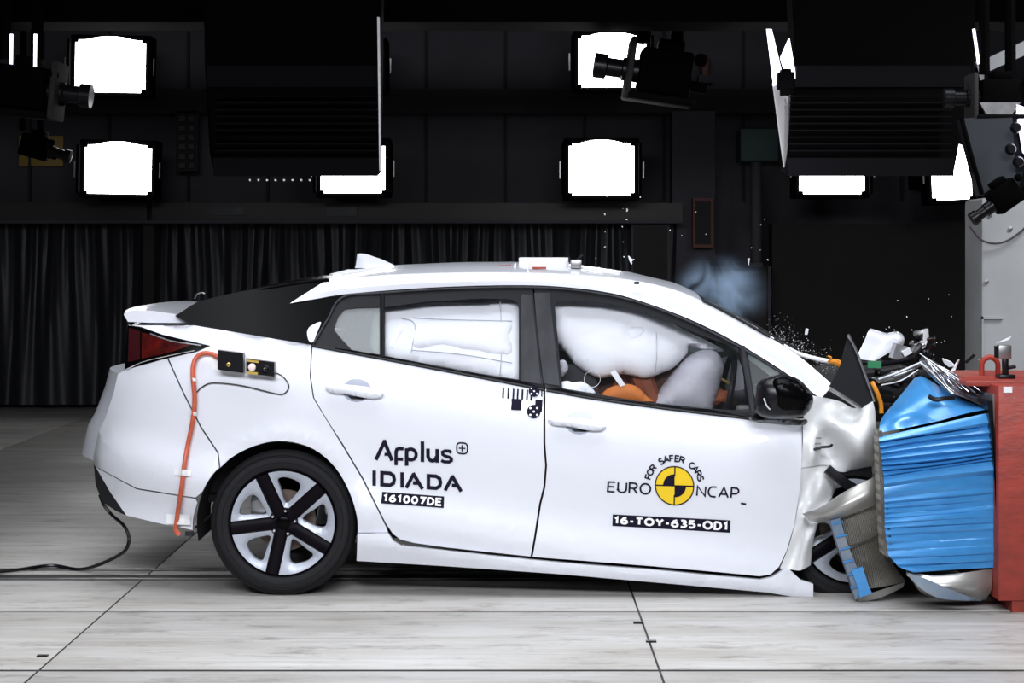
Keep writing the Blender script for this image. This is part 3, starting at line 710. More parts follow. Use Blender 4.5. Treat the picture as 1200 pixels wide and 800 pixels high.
# wheel arch liner
bm = bmesh.new(); c = W(327, 614, .05)
ra = 97 * D / F; prev = None
for k in range(25):
    an = R(-12 + 204 * k / 24); p = Vector((c.x + ra * math.cos(an), 0, c.z + ra * math.sin(an)))
    q = [bm.verts.new((p.x, .045, p.z)), bm.verts.new((p.x, .42, p.z))]
    if prev: bm.faces.new((prev[0], prev[1], q[1], q[0]))
    prev = q
thicken(bm, Vector((0, 0, .01))); FAR.append(link('arch_liner', bm, M['black'], car))
tube('brake_hose', [W(229, 618, .2), W(244, 606, .25), W(262, 590, .3)], .006, M['black'], car)
box('suspension_arm', W(243, 588, .3), W(262, 575, .42), M['black'], car)
lathe('axle_beam', [(.05, 0), (.05, 1.2)], W(331, 616, .26), M['black'], car, 12)

# wheels ----------------------------------------------------------------
def wheel(cx, cy, y, rot=0, yaw=0, label=None):
    c = W(cx, cy, y); k = (D + y) / F; Rt = 85.5 * k; Rr = 63 * k
    prof = [(Rr, 0.02), (Rr + .006, .008), (Rr + .02, .002), (Rt - .035, .0), (Rt - .012, .012), (Rt, .03), (Rt, .19), (Rt - .012, .205), (Rr + .02, .21), (Rr, .2)]
    wh = lathe('wheel', prof, c, M['rubber'], car, 72, close=True)
    if label: wh['label'] = label
    bm = bmesh.new()
    for rr_, hh in ((Rr + .03, .0015), (Rt - .028, .001), (Rt - .022, .003)):
        add_lathe(bm, [(rr_ - .0018, hh), (rr_, hh - .0022), (rr_ + .0018, hh)], c, 72, close=True)
    link('sidewall_rib', bm, M['rubber'], wh)
    lathe('rim', [(Rr, .018), (Rr - .004, .012), (Rr - .010, .022), (Rr - .012, .19), (Rr - .004, .2), (Rr + .001, .2)], c, M['alloy_dark'], wh, 64, close=True)
    lathe('brake_disc', [(.05, .10), (.135, .10), (.135, .115), (.05, .115)], c, M['disc'], wh, 40, close=True)
    lathe('hub', [(.03, .04), (.07, .045), (.075, .14), (.03, .15)], c, M['black'], wh, 24)
    bm = bmesh.new(); add_box(bm, c + Vector((-.15, .085, .02)), c + Vector((-.075, .13, .11)), None, .01); link('brake_caliper', bm, M['steel'], wh)
    R0 = Rr - .008
    def pol(r, a): return Vector((c.x + r * math.cos(R(a)), 0, c.z + r * math.sin(R(a))))
    def face(r): return c.y + .012 + .020 * (1 - (r / R0)) * 1.2 - .004
    def P3(r, a, off=0): q = pol(r, a); q.y = face(r) + off; return q
    for s in range(5):
        a0 = 114 + rot + 72 * s
        # dark spoke
        bm = bmesh.new(); secs = []
        for r in np.linspace(.03, R0, 8):
            w = .024 + .002 * (r / R0); da = math.degrees(math.asin(min(w / r, .95)))
            secs.append([P3(r, a0 - da, .006), P3(r, a0 - da * .6, -.001), P3(r, a0 + da * .6, -.001), P3(r, a0 + da, .006), P3(r, a0 + da, .03), P3(r, a0 - da, .03)])
        V = [[bm.verts.new(p) for p in sec] for sec in secs]
        for i in range(7):
            for j in range(6): bm.faces.new((V[i][j], V[i][(j + 1) % 6], V[i + 1][(j + 1) % 6], V[i + 1][j]))
        bm.faces.new(V[0]); bm.faces.new(V[-1][::-1]); fixn(bm); link('spoke', bm, M['alloy_dark'], wh)
        # silver insert between two spokes: a ring-sector frame with one rounded triangular opening
        ac = a0 - 36
        def edge(r): return math.degrees(math.asin(min(.030 / r, .99)))
        outer = []
        for r in np.linspace(.066, R0, 8): outer.append((r, a0 - edge(r)))
        for q in np.linspace(0, 1, 10)[1:-1]: outer.append((R0, a0 - edge(R0) + (-72 + 2 * edge(R0)) * q))
        for r in np.linspace(R0, .066, 8): outer.append((r, a0 - 72 + edge(r)))
        oxy = [(r * math.cos(R(a)), r * math.sin(R(a))) for r, a in outer]
        hs = [(.085, ac + 6), (.150, ac + 17), (.192, ac + 19), (.199, ac + 8), (.190, ac - 8), (.168, ac - 14), (.12, ac - 10)]
        hs = curve2([(r * math.cos(R(a)), r * math.sin(R(a))) for r, a in hs], 4)
        bm = flat_fill([(p[0] * 1000, p[1] * 1000) for p in oxy], [[(p[0] * 1000, p[1] * 1000) for p in hs]], 22)
        holeset = [(p[0] * 1000, p[1] * 1000) for p in hs]
        for v in bm.verts:
            x, z = v.co.x / 1000, v.co.y / 1000; r = math.hypot(x, z)
            dh = bdist((v.co.x, v.co.y), holeset); sink = .012 * math.exp(-(dh / 9))
            v.co = Vector((c.x + x, face(r) + .002 + sink, c.z + z))
        thicken(bm, Vector((0, .035, 0))); link('spoke_insert', bm, M['alloy'], wh)
        bm = bmesh.new(); q = P3(.052, a0 - 36, -.004); add_lathe(bm, [(.0085, .015), (.0085, -.004), (.005, -.008)], q, 6); fixn(bm); link('wheel_nut', bm, M['chrome'], wh)
    lathe('centre_cap', [(.03, 0.03), (.03, .015), (.022, .010)], c + Vector((0, .006, 0)), M['black_gloss'], wh, 24)
    if yaw:
        m = Matrix.Rotation(R(yaw), 4, 'Z'); wh.rotation_euler = (0, 0, R(yaw))
    return wh
w1 = wheel(331, 613, .03)
w2 = wheel(1001, 622, .10, rot=25, yaw=0, label='front wheel jammed back behind the torn barrier sheet')
def clone(o, parent, dv):
    c = o.copy(); COL.objects.link(c); c.parent = parent; c.location = o.location + dv
    for ch in o.children:
        d = ch.copy(); COL.objects.link(d); d.parent = c
    return c
clone(w1, car, Vector((0, 2 * CY - .26, 0))); clone(w2, car, Vector((-.05, 2 * CY - .38, 0)))
# far-side repeats
for o in FAR:
    me = o.data.copy(); n = o.copy(); n.data = me; COL.objects.link(n)
    me.transform(Matrix.Scale(-1, 4, (0, 1, 0))); me.flip_normals()
    wy = o.location.y + ORG[car.name].y; n.location.y = (2 * CY - wy) - ORG[car.name].y

# crumpled front wing ------------------------------------------------------
def cage(name, rows_, m, parent=car, th=.006, sub=2, label=None):
    g = [[W(*p) for p in r] for r in rows_]
    if sub:
        g = [smooth_path(r, 5) for r in g]; g = list(map(list, zip(*[smooth_path(list(c), 5) for c in zip(*g)])))
    o = loft(name, g, m, parent, thick=(0, th, 0), angle=50 if sub else 20)
    if label: o['label'] = label
    return o
cage('front_wing', [
    [(945, 462, .14), (962, 465, .10), (984, 470, .15), (1000, 478, .10), (1014, 475, .06), (1023, 470, .06)],
    [(943, 480, .06), (958, 480, .12), (976, 482, .06), (997, 490, .10), (1012, 488, .0), (1026, 484, .05)],
    [(941, 497, .03), (953, 497, .10), (968, 493, .01), (990, 500, -.06), (1014, 503, -.07), (1027, 498, .03)],
    [(941, 516, .02), (953, 516, .02), (966, 512, .10), (986, 514, -.03), (1010, 520, -.10), (1028, 516, .05)],
    [(940, 534, .02), (954, 532, -.01), (967, 530, .11), (984, 532, .06), (1008, 536, -.03), (1028, 532, .06)],
    [(939, 548, .02), (953, 546, .02), (969, 545, .07), (986, 553, .09), (1006, 549, .09), (1028, 545, .09)]],
    M['paint_dull'], label='crushed white front wing with deep folds')
cage('wing_lower', [
    [(939, 546, .025), (953, 545, .03), (969, 545, .08), (984, 555, .10)],
    [(937, 575, .03), (948, 573, .06), (960, 572, .0), (976, 580, .07)],
    [(932, 610, .03), (942, 607, .0), (953, 606, .06), (964, 600, .02)],
    [(925, 638, .03), (935, 640, .06), (944, 636, .0), (954, 630, .05)],
    [(914, 666, .03), (926, 667, .04), (938, 668, .0), (950, 662, .05)]], M['paint_dull'])
tube('torn_strip', [W(969, 549, .0), W(985, 562, -.01), W(1000, 572, 0)], [.022] * 17, M['black_plastic'], car)
skin('wheel_arch_lining', curve2([(966, 596), (980, 574), (1002, 556), (1028, 546), (1034, 570), (1034, 640), (990, 640), (960, 650)], 3), .24, M['black'], car, .02, step=20)
for k in range(9):
    x, y = 957 + (k % 3) * 7 + random.uniform(-2, 2), 512 + k * 2.2
    o = box('bent_clip', W(x, y + 2, .0), W(x + 6, y, .012), M['steel'], car) if k % 3 == 0 else None
tube('wiring', [W(952, 527, -.0), W(962, 524, -.01), (W(972, 523, -.01)), W(975, 521, .0)], .006, M['black_plastic'], car)
# mirror
mi = pillow('wing_mirror', curve2([(886, 462), (888, 449), (899, 441), (915, 439), (932, 442), (946, 453), (953, 466), (950, 479), (938, 489), (915, 491), (895, 489), (884, 480)], 3), -.09, .085, 26, M['black_plastic'], car, step=6)
pillow('mirror_cap', curve2([(903, 447), (915, 441), (932, 445), (944, 454), (951, 466), (947, 478), (934, 484), (908, 482), (901, 465)], 3), -.125, .06, 22, M['black_gloss'], mi, step=6)
tube('turn_lamp', [W(896, 466, -.175), W(899, 474, -.175), W(903, 479, -.17)], .006, M['chrome'], mi)
pillow('mirror_arm', curve2([(880, 482), (900, 487), (925, 490), (945, 491), (942, 498), (915, 497), (880, 493)], 3), -.02, .05, 10, M['black_plastic'], mi, step=6)
# base of pillar shards, dusty strip along the screen bottom
tube('screen_edge_tape', [W(918, 405, .3), W(935, 414, .3), W(955, 420, .28), (W(976, 424, .26))], .010, M['tape'], car)
tube('orange_connector', [W(972, 423, .26), W(979, 424, .26), W(985, 427, .26)], [.012] * 9 + [.016] * 8, M['copper'], car)
tube('amber_wire', [W(970, 424, .25), W(974, 419, .24), W(970, 417, .24)], .004, M['copper'], car)
# engine bay wreck, bonnet etc.
eng = prism('crushed_engine_bay', [W(965, 455, .45), W(1000, 440, .45), W(1060, 430, .45), (W(1150, 452, .45)), W(1150, 660, .45), W(985, 660, .45)], M['black'], car, (0, .9, 0))
cage('bonnet_panel', [
    [(1004, 418, .5), (1012, 402, .55), (1019, 386, .6), (1024, 386, .75)],
    [(1014, 423, .5), (1028, 406, .55), (1036, 392, .6), (1040, 390, .75)],
    [(1018, 424, .5), (1036, 406, .55), (1050, 391, .6), (1050, 388, .75)],
    [(1020, 424, .5), (1042, 408, .55), (1058, 397, .6), (1058, 392, .75)],
    [(1021, 425, .5), (1044, 412, .55), (1058, 404, .62), (1059, 400, .75)]], M['paint'], sub=2, label='buckled white bonnet edge folded up over the wreck')
bt = skin('cowl_panel', [(994, 392), (1000, 404), (1012, 436), (1024, 470), (1010, 478), (972, 453), (985, 428)], lambda x, y: .02 + (x - 972) * .001, M['grey_plastic'], car, .012, step=14)
bt['label'] = 'dark triangular plastic panel standing upright in front of the mirror'
tube('cowl_edge', [W(994, 392, .0), W(1003, 410, .02), W(1016, 445, .03), W(1025, 470, .05)], .0055, M['steel'], car)
tube('cowl_edge', [W(972, 455, .01), W(990, 466, .01), W(1008, 478, .02)], .009, M['steel'], car)
tube('green_tagged_pipe', [W(1008, 424, .3), W(1030, 426, .3), W(1050, 424, .32), W(1072, 419, .35)], .012, M['black_plastic'], car)
box('green_tag', W(1017, 431, .27), W(1032, 423, .29), M['green'], car)
box('broken_bracket', W(1048, 422, .36), W(1058, 403, .44), M['steel'], car, Matrix.Rotation(.3, 3, 'Y'))
box('broken_bracket', W(1058, 416, .34), W(1066, 409, .38), M['chip'], car, Matrix.Rotation(-.5, 3, 'Y'))
tube('amber_strip', [W(1022, 448, .15), W(1027, 458, .12), W(1032, 472, .12), W(1033, 484, .12)], .010, M['copper'], car)
rnd = random.Random(4)
for k in range(26):                                                    # twisted bits of the front end
    x, y = rnd.uniform(1022, 1098), rnd.uniform(432, 482); s = rnd.uniform(.012, .035)
    if y > 470 and x > 1060: continue
    c = W(x, y, rnd.uniform(.2, .42)); rot = Matrix.Rotation(rnd.uniform(0, 3), 3, (rnd.random(), rnd.random(), rnd.random() + .1))
    bm = bmesh.new(); add_box(bm, c - Vector((s * 1.6, s * .6, s * .5)), c + Vector((s * 1.6, s * .6, s * .5)), rot, .003)
    link('twisted_scrap', bm, M[rnd.choice(['black_plastic', 'grey_plastic', 'grey_plastic', 'black_plastic', 'steel'])], car)
for k in range(12):
    x, y = rnd.gauss(1080, 5), rnd.uniform(386, 420); s = rnd.uniform(.008, .022)
    c = W(x, y, rnd.uniform(.35, .45)); rot = Matrix.Rotation(rnd.uniform(0, 3), 3, (rnd.random(), rnd.random(), rnd.random() + .1))
    bm = bmesh.new(); add_box(bm, c - Vector((s * .6, s * .6, s * 1.6)), c + Vector((s * .6, s * .6, s * 1.6)), rot, .003)
    link('twisted_scrap', bm, M[['black_plastic', 'black_plastic', 'steel'][k % 3]], car)

# interior ------------------------------------------------------------------
box('dashboard', W(860, 505, .25), Vector((W(935, 470, .25).x, 1.5, W(860, 472, .25).z)), M['black_plastic'], car, bevel=.03)
for yy in (.28, 1.02):
    s_ = loft('front_seat', [[Vector((W(668 + dx, 0, .4).x, yy, z)), Vector((W(668 + dx, 0, .4).x + .16, yy, z)), Vector((W(668 + dx, 0, .4).x + .16, yy + .46, z)), Vector((W(668 + dx, 0, .4).x, yy + .46, z))]
              for dx, z in ((20, .35), (5, .6), (-8, .85), (-14, 1.0))], M['seat'], car, closed=True)
    box('seat_cushion', (W(690, 0, .4).x, yy, .34), (W(690, 0, .4).x + .5, yy + .46, .50), M['seat'], car, bevel=.04)
box('rear_seat', (W(395, 0, .4).x, .22, .36), (W(395, 0, .4).x + .2, 1.54, 1.0), M['seat'], car, bevel=.05)
bm = bmesh.new(); cs = W(850, 462, .42); pts = [cs + Vector((.06 * math.cos(a) * .6, .18 * math.sin(a), .18 * math.cos(a))) for a in [2 * math.pi * k / 24 for k in range(25)]]
add_tube(bm, pts, .014, 8); fixn(bm); link('steering_wheel', bm, M['black_plastic'], car)
ab = pillow('curtain_airbag', curve2([(640, 350), (680, 348), (730, 352), (770, 368), (805, 388), (842, 406), (846, 412), (825, 410), (807, 405), (806, 413), (790, 430), (775, 437), (765, 441), (752, 443), (730, 438), (705, 443), (690, 438), (675, 428), (662, 412), (648, 396), (640, 385)], 3),
       lambda x, y: ybody(x, y) + .16, .10, 42, M['airbag'], car, step=6, dents=((743, 387, 9, .035), (648, 376, 6, .04)), fold=.004)
ab['label'] = 'inflated white curtain airbag filling the front window'
tube('airbag_seam', [W(769, 388, .30), W(770, 410, .19), W(768, 436, .22)], .0015, M['seam'], ab)
pillow('airbag_vent', curve2([(735, 388), (742, 383), (752, 383), (757, 388), (750, 396), (740, 398)], 3), lambda x, y: ybody(x, y) + .082, .016, 8, M['airbag'], ab, step=4)
pillow('airbag_tab', [(715, 436), (721, 433), (733, 451), (727, 453)], .15, .006, 3, M['tape'], ab, step=0)
lathe('airbag_tether', [(.035, 0), (.0365, -.001), (.037, .002)], W(694, 444, .14), M['tape'], ab, 24, close=True)
cb2 = pillow('curtain_airbag', curve2([(440, 364), (470, 358), (520, 354), (565, 355), (585, 350), (606, 350), (618, 360), (618, 450), (570, 445), (520, 434), (440, 422)], 3), lambda x, y: ybody(x, y) + .12, .065, 26, M['airbag'], car, step=6, fold=.004,
       dents=((520, 371, 5, .0),))
cb2['label'] = 'inflated white curtain airbag with seams behind the rear window'
pillow('airbag_chamber', curve2([(484, 380), (495, 374), (540, 373), (598, 374), (600, 395), (600, 418), (560, 414), (520, 408), (482, 408)], 3), lambda x, y: ybody(x, y) + .075, .035, 14, M['airbag'], cb2, step=6)
None and pillow('airbag_chamber', curve2([(480, 412), (520, 412), (560, 420), (596, 426), (594, 438), (560, 434), (520, 427), (478, 418)], 3), lambda x, y: ybody(x, y) + .075, .025, 9, M['airbag'], cb2, step=6)
pillow('airbag_loop', curve2([(456, 400), (462, 386), (472, 377), (476, 381), (470, 392), (464, 404), (458, 410)], 3), lambda x, y: ybody(x, y) + .06, .012, 5, M['tape'], cb2, step=5)
for pts in ([(484, 372), (520, 374), (600, 376)], [(482, 410), (540, 415), (600, 425)], [(470, 372), (486, 380), (482, 412)], [(586, 352), (588, 400), (586, 440)]):
    tube('airbag_seam', [W(x, y, ybody(x, y) + .052) for x, y in pts], .0018, M['seam'], cb2)
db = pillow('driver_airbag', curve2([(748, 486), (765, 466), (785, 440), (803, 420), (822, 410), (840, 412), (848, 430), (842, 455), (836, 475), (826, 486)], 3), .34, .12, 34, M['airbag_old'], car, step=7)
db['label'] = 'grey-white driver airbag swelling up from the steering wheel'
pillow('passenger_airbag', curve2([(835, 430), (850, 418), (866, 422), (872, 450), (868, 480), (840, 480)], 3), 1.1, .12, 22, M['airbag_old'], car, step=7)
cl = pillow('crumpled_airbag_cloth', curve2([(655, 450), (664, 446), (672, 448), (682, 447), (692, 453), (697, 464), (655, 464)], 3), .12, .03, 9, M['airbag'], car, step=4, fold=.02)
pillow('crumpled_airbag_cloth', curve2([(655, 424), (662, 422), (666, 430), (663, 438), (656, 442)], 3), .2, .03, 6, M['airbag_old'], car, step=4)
for yy_, ol in ((1.5, [(640, 350), (730, 352), (805, 388), (840, 412), (790, 430), (700, 440), (648, 400)]), (1.5, [(440, 364), (606, 350), (618, 450), (440, 422)])):
    pillow('curtain_airbag', curve2(ol, 3), yy_, .06, 24, M['airbag'], car, step=14)
for (x, y) in ((845, 444), (852, 448)): box('torn_label', W(x, y + 3, .5), W(x + 8, y, .51), M['gold'], car, Matrix.Rotation(.5, 3, 'Y'))

# crash test dummy in the front seat -----------------------------------------
def figure(name, joints, edges, m, parent):
    me = bpy.data.meshes.new(name); names = list(joints); me.from_pydata([joints[n][0] for n in names], [(names.index(a), names.index(b)) for a, b in edges], []); me.update()
    o = bpy.data.objects.new(name, me); COL.objects.link(o)
    o.modifiers.new('skin', 'SKIN'); s = me.skin_vertices[0].data
    for i, n in enumerate(names):
        r = joints[n][1]; s[i].radius = (r, r) if not isinstance(r, tuple) else r
    s[0].use_root = True
    ss = o.modifiers.new('sub', 'SUBSURF'); ss.levels = 1; ss.render_levels = 1
    me.materials.append(m); me.shade_smooth() if hasattr(me, 'shade_smooth') else None
    if parent: o.parent = parent; o.location = -ORG[parent.name]
    ORG[o.name] = Vector((0, 0, 0)); return o
dm = thing('crash_test_dummy', W(700, 520, .5), 'crash test dummy in orange-brown clothing below the front window airbag', 'dummy')
J = {}
hip = Vector((W(712, 0, .5).x, .5, .58)); sh = hip + Vector((.12, 0, .46))
J['pelvis'] = (hip, .13); J['waist'] = (hip + Vector((.03, 0, .16)), .12); J['chest'] = (hip + Vector((.08, 0, .34)), (.15, .13)); J['neck'] = (sh + Vector((.03, 0, .04)), .055)
J['head_low'] = (sh + Vector((.09, 0, .12)), .07); J['head'] = (sh + Vector((.11, 0, .21)), .095)
E = [('pelvis', 'waist'), ('waist', 'chest'), ('chest', 'neck'), ('neck', 'head_low'), ('head_low', 'head')]
for s, n in ((-1, 'right'), (1, 'left')):
    J[n + '_shoulder'] = (sh + Vector((.0, s * .17, -.03)), .06); J[n + '_elbow'] = (hip + Vector((.22, s * .2, .16)), .045); J[n + '_wrist'] = (hip + Vector((.44, s * .14, .24)), .03); J[n + '_palm'] = (hip + Vector((.50, s * .13, .27)), .035)
    J[n + '_hip'] = (hip + Vector((.06, s * .1, -.02)), .09); J[n + '_knee'] = (hip + Vector((.45, s * .12, .06)), .065); J[n + '_ankle'] = (hip + Vector((.62, s * .12, -.26)), .04); J[n + '_toe'] = (hip + Vector((.76, s * .12, -.24)), .035)
    E += [('chest', n + '_shoulder'), (n + '_shoulder', n + '_elbow'), (n + '_elbow', n + '_wrist'), (n + '_wrist', n + '_palm'), ('pelvis', n + '_hip'), (n + '_hip', n + '_knee'), (n + '_knee', n + '_ankle'), (n + '_ankle', n + '_toe')]
    for q in range(4):
        a = hip + Vector((.51, s * .13, .29 - q * .018)); J['%s_finger%d' % (n, q)] = (a + Vector((.035, 0, 0)), .009); J['%s_tip%d' % (n, q)] = (a + Vector((.05, -s * .03, -.005)), .008)
        E += [(n + '_palm', '%s_finger%d' % (n, q)), ('%s_finger%d' % (n, q), '%s_tip%d' % (n, q))]
    J[n + '_thumb'] = (hip + Vector((.5, s * .13 - s * .035, .31)), .01); E.append((n + '_palm', n + '_thumb'))
figure('body', J, E, M['orange'], dm)
pillow('orange_sleeve', curve2([(700, 468), (712, 455), (730, 450), (745, 452), (758, 464), (764, 474), (700, 474)], 3), .20, .045, 10, mat('bright_orange_cloth', (.50, .14, .02), .7), dm, step=5)
pillow('brown_sleeve', curve2([(655, 425), (690, 436), (740, 440), (775, 434), (800, 418), (796, 440), (775, 462), (764, 478), (655, 470)], 3), .42, .06, 14, mat('dark_brown_cloth', (.10, .035, .022), .8, noise=.4), dm, step=6)

# ================================================================== decals
def drape(name, bm, f, m, parent, lift=.0045):
    """bm in local 2D units; f maps (u, v) to picture px; laid on the door skin"""
    for v in bm.verts:
        px, py = f(v.co.x, v.co.y); v.co = W(px, py, ybody(px, py) - lift)
    return link(name, bm, m, parent, smooth=False)
def quad(tl, tr, br, bl):
    def f(u, v):
        a = Vector(bl) * (1 - u) + Vector(br) * u; b = Vector(tl) * (1 - u) + Vector(tr) * u; p = a * (1 - v) + b * v; return p.x, p.y
    return f
def plate(name, tl, tr, br, bl, m, parent, lift=.003):
    bm = bmesh.new()
    n = 8; f = quad(tl, tr, br, bl); V = [[bm.verts.new((i / n, j, 0)) for i in range(n + 1)] for j in (0, 1)]
    for i in range(n): bm.faces.new((V[0][i], V[0][i + 1], V[1][i + 1], V[1][i]))
    return drape(name, bm, f, m, parent, lift)
def ribbon(bm, pts, w):
    pts = [Vector(p) for p in pts]; L, Rr_ = [], []
    for i, p in enumerate(pts):
        a = (p - pts[i - 1]).normalized() if i else None; b = (pts[i + 1] - p).normalized() if i < len(pts) - 1 else None
        if a is None: a = b
        if b is None: b = a
        m = Vector((-a.y - b.y, a.x + b.x)); m.normalize(); k = 1 / max(.5, m.dot(Vector((-a.y, a.x))))
        L.append(bm.verts.new((*(p + m * w / 2 * k), 0))); Rr_.append(bm.verts.new((*(p - m * w / 2 * k), 0)))
    for i in range(len(pts) - 1): bm.faces.new((L[i], L[i + 1], Rr_[i + 1], Rr_[i]))
def arc(cx, cy, rx, ry, a0, a1, n=10): return [(cx + rx * math.cos(R(a0 + (a1 - a0) * k / n)), cy + ry * math.sin(R(a0 + (a1 - a0) * k / n))) for k in range(n + 1)]
ident = lambda u, v: (u, v)
# first lettering line on the rear door, drawn with strokes (picture px)
bm = bmesh.new(); w = 4.3
sl = .055                                                        # fall per px to the right
def S(pts, ww=w): ribbon(bm, [(x, y + (x - 440) * sl) for x, y in pts], ww)
S([(440.5, 538.5), (451.2, 515)]); S([(450, 515), (459.3, 538.5)]); S([(450.5, 531.5), (457, 531.5)], 3.6)
S([(464, 543.5), (464, 528), (465, 525), (468, 523.8), (473, 523.8)], 4); S([(464, 536.3), (472.5, 536.3)], 3.6)
S([(476.5, 543.5), (476.5, 523)]); S(arc(481.5, 530, 6.2, 6.4, 140, -140, 14), 3.9)
S([(495, 514), (495, 538)])
S([(501.5, 522), (501.5, 530)] + arc(506.5, 530.5, 5, 5.6, 180, 0, 8)); S([(512.3, 522), (512.3, 538)])
S([(529, 525.5), (526.5, 523.6), (521.5, 523.6), (518.5, 525.2), (518.8, 528), (522, 529.8), (526, 530.6), (529, 532.3), (529, 534.6), (526, 536.5), (520.5, 536.5), (517, 535)], 3.7)
S([(541.5 + 6.3 * (abs(math.cos(a)) ** .6) * (1 if math.cos(a) > 0 else -1), 519.5 + 6.3 * (abs(math.sin(a)) ** .6) * (1 if math.sin(a) > 0 else -1)) for a in [2 * math.pi * k / 24 for k in range(25)]], 1.7)
S([(541.5, 515.6), (541.5, 523.4)], 1.5); S([(537.6, 519.5), (545.4, 519.5)], 1.5)
drape('lettering_decal', bm, ident, M['decal'], rd)
bm = bmesh.new(); w = 4.2; sl = .066
def S2(pts): ribbon(bm, [(x, y + (x - 438) * sl) for x, y in pts], w)
S2([(438.5, 551), (438.5, 569)]); S2([(447.5, 569), (447.5, 553), (457, 553), (461, 555.5), (462, 560), (461, 564.5), (457, 567), (446, 567)])
S2([(471.2, 551), (471.2, 569)]); S2([(476, 569), (485, 551.5)]); S2([(484, 551), (495, 569)]); S2([(484, 562.5), (491, 562.5)])
S2([(502, 569), (502, 553), (511, 553), (515.2, 555.5), (516.2, 560), (515.2, 564.5), (511, 567), (500.5, 567)])
S2([(521.5, 569), (530.5, 551.5)]); S2([(529.5, 551), (540.5, 569)]); S2([(529.5, 562.5), (536.5, 562.5)])
drape('lettering_decal', bm, ident, M['decal'], rd)
# stroke alphabet in a unit-high box: width, strokes
def A(cx, cy, rx, ry, a0, a1, n=8): return arc(cx, cy, rx, ry, a0, a1, n)
GL = {'E': (.55, [[(.55, 1), (0, 1), (0, 0), (.55, 0)], [(0, .52), (.48, .52)]]), 'F': (.52, [[(.52, 1), (0, 1), (0, 0)], [(0, .5), (.46, .5)]]),
      'U': (.66, [[(0, 1), (0, .3)] + A(.33, .3, .33, .3, 180, 360) + [(.66, 1)]]), 'R': (.62, [[(0, 0), (0, 1), (.3, 1)] + A(.34, .74, .26, .26, 90, -90) + [(0, .48)], [(.32, .48), (.62, 0)]]),
      'O': (.8, [A(.4, .5, .4, .5, 0, 360, 20)]), 'N': (.66, [[(0, 0), (0, 1), (.66, 0), (.66, 1)]]), 'C': (.62, [[(.62, 1), (.38, 1)] + A(.34, .5, .34, .5, 90, 270, 10) + [(.62, 0)]]),
      'A': (.74, [[(0, 0), (.37, 1), (.74, 0)], [(.13, .32), (.61, .32)]]), 'P': (.58, [[(0, 0), (0, 1), (.3, 1)] + A(.3, .71, .28, .29, 90, -90) + [(0, .42)]]),
      'S': (.55, [[(.52, .9), (.36, 1), (.16, 1), (.02, .86), (.02, .68), (.16, .55), (.4, .46), (.53, .34), (.53, .14), (.38, 0), (.16, 0), (0, .1)]]),
      '1': (.34, [[(0, .78), (.22, 1), (.22, 0)]]), '6': (.58, [[(.5, 1), (.2, .86), (.03, .55), (.0, .3)] + A(.29, .3, .28, .3, 180, 540, 14)]),
      '0': (.58, [A(.29, .5, .28, .5, 0, 360, 18)]), '7': (.56, [[(0, 1), (.56, 1), (.2, 0)]]), 'D': (.62, [[(0, 1), (.24, 1)] + A(.26, .5, .36, .5, 90, -90, 10) + [(0, 0), (0, 1)]]),
      'T': (.6, [[(0, 1), (.6, 1)], [(.3, 1), (.3, 0)]]), 'Y': (.66, [[(0, 1), (.33, .45), (.33, 0)], [(.66, 1), (.33, .45)]]), '-': (.3, [[(0, .42), (.3, .42)]]),
      '3': (.54, [[(.02, .95), (.2, 1), (.42, .95), (.5, .76), (.4, .57), (.2, .53)], [(.2, .53), (.44, .46), (.54, .26), (.42, .05), (.2, 0), (0, .05)]]),
      '5': (.54, [[(.5, 1), (.06, 1), (.04, .58), (.28, .62), (.5, .5), (.54, .3), (.44, .06), (.22, 0), (0, .05)]]), ' ': (.35, [])}
def strokes(body, wt, gap):
    """ribbons for a line of lettering; returns bmesh in a (0..1, 0..1) box"""
    bm = bmesh.new(); x = 0; h = wt / 2
    for ch in body:
        wd_, st = GL[ch]
        for p in st: ribbon(bm, [(x + h + u, h + v * (1 - wt)) for u, v in p], wt)
        x += wd_ + wt + gap
    tot = x - gap
    for v in bm.verts: v.co.x /= tot
    return bm
def stext(name, body, tl, tr, br, bl, m, parent, wt=.2, gap=.1, lift=.0045):
    return drape(name, strokes(body, wt, gap), quad(tl, tr, br, bl), m, parent, lift)
plate('test_number_decal', (448, 576), (520.5, 581.5), (520, 595), (446.5, 589.5), M['decal'], rd)
stext('test_number_digits', '161007DE', (449.5, 578.3), (518.5, 583.4), (518, 593), (448.5, 587.6), M['decal_w'], rd, .23, .1, .0065)
# crash test programme badge on the front door
stext('wordmark_decal', 'EURO', (712, 563.5), (763.5, 566), (763, 580), (711, 576.5), M['decal'], fd, .14, .1)
stext('wordmark_decal', 'NCAP', (816.5, 568.5), (867, 571), (866, 584.5), (815.5, 581.5), M['decal'], fd, .14, .1)
bm = bmesh.new()
for i, ch in enumerate('FOR SAFER CARS'):
    if ch == ' ': continue
    cb_ = strokes(ch, .2, 0); wd_ = GL[ch][0] + .2; an = R(164 - i * (146 / 13)); r0 = 28
    for v in cb_.verts: v.co.x *= wd_
    xs = [v.co.x for v in cb_.verts]; mx = (min(xs) + max(xs)) / 2; s_ = 8.2
    tmp = [( (v.co.x - mx) * s_, v.co.y * s_) for v in cb_.verts]
    for v, (u, q) in zip(cb_.verts, tmp):
        rr_ = r0 + q; ta = an - math.pi / 2
        x = 790.5 + r0 * math.cos(an) + u * math.cos(ta) + q * math.cos(an); y = 569 - (r0 * math.sin(an) + u * math.sin(ta) + q * math.sin(an))
        v.co = Vector((x, y + (x - 790) * .045, 0))
    me = bpy.data.meshes.new('t'); cb_.to_mesh(me); bm.from_mesh(me); cb_.free(); bpy.data.meshes.remove(me)
drape('arched_lettering_decal', bm, ident, M['decal'], fd)
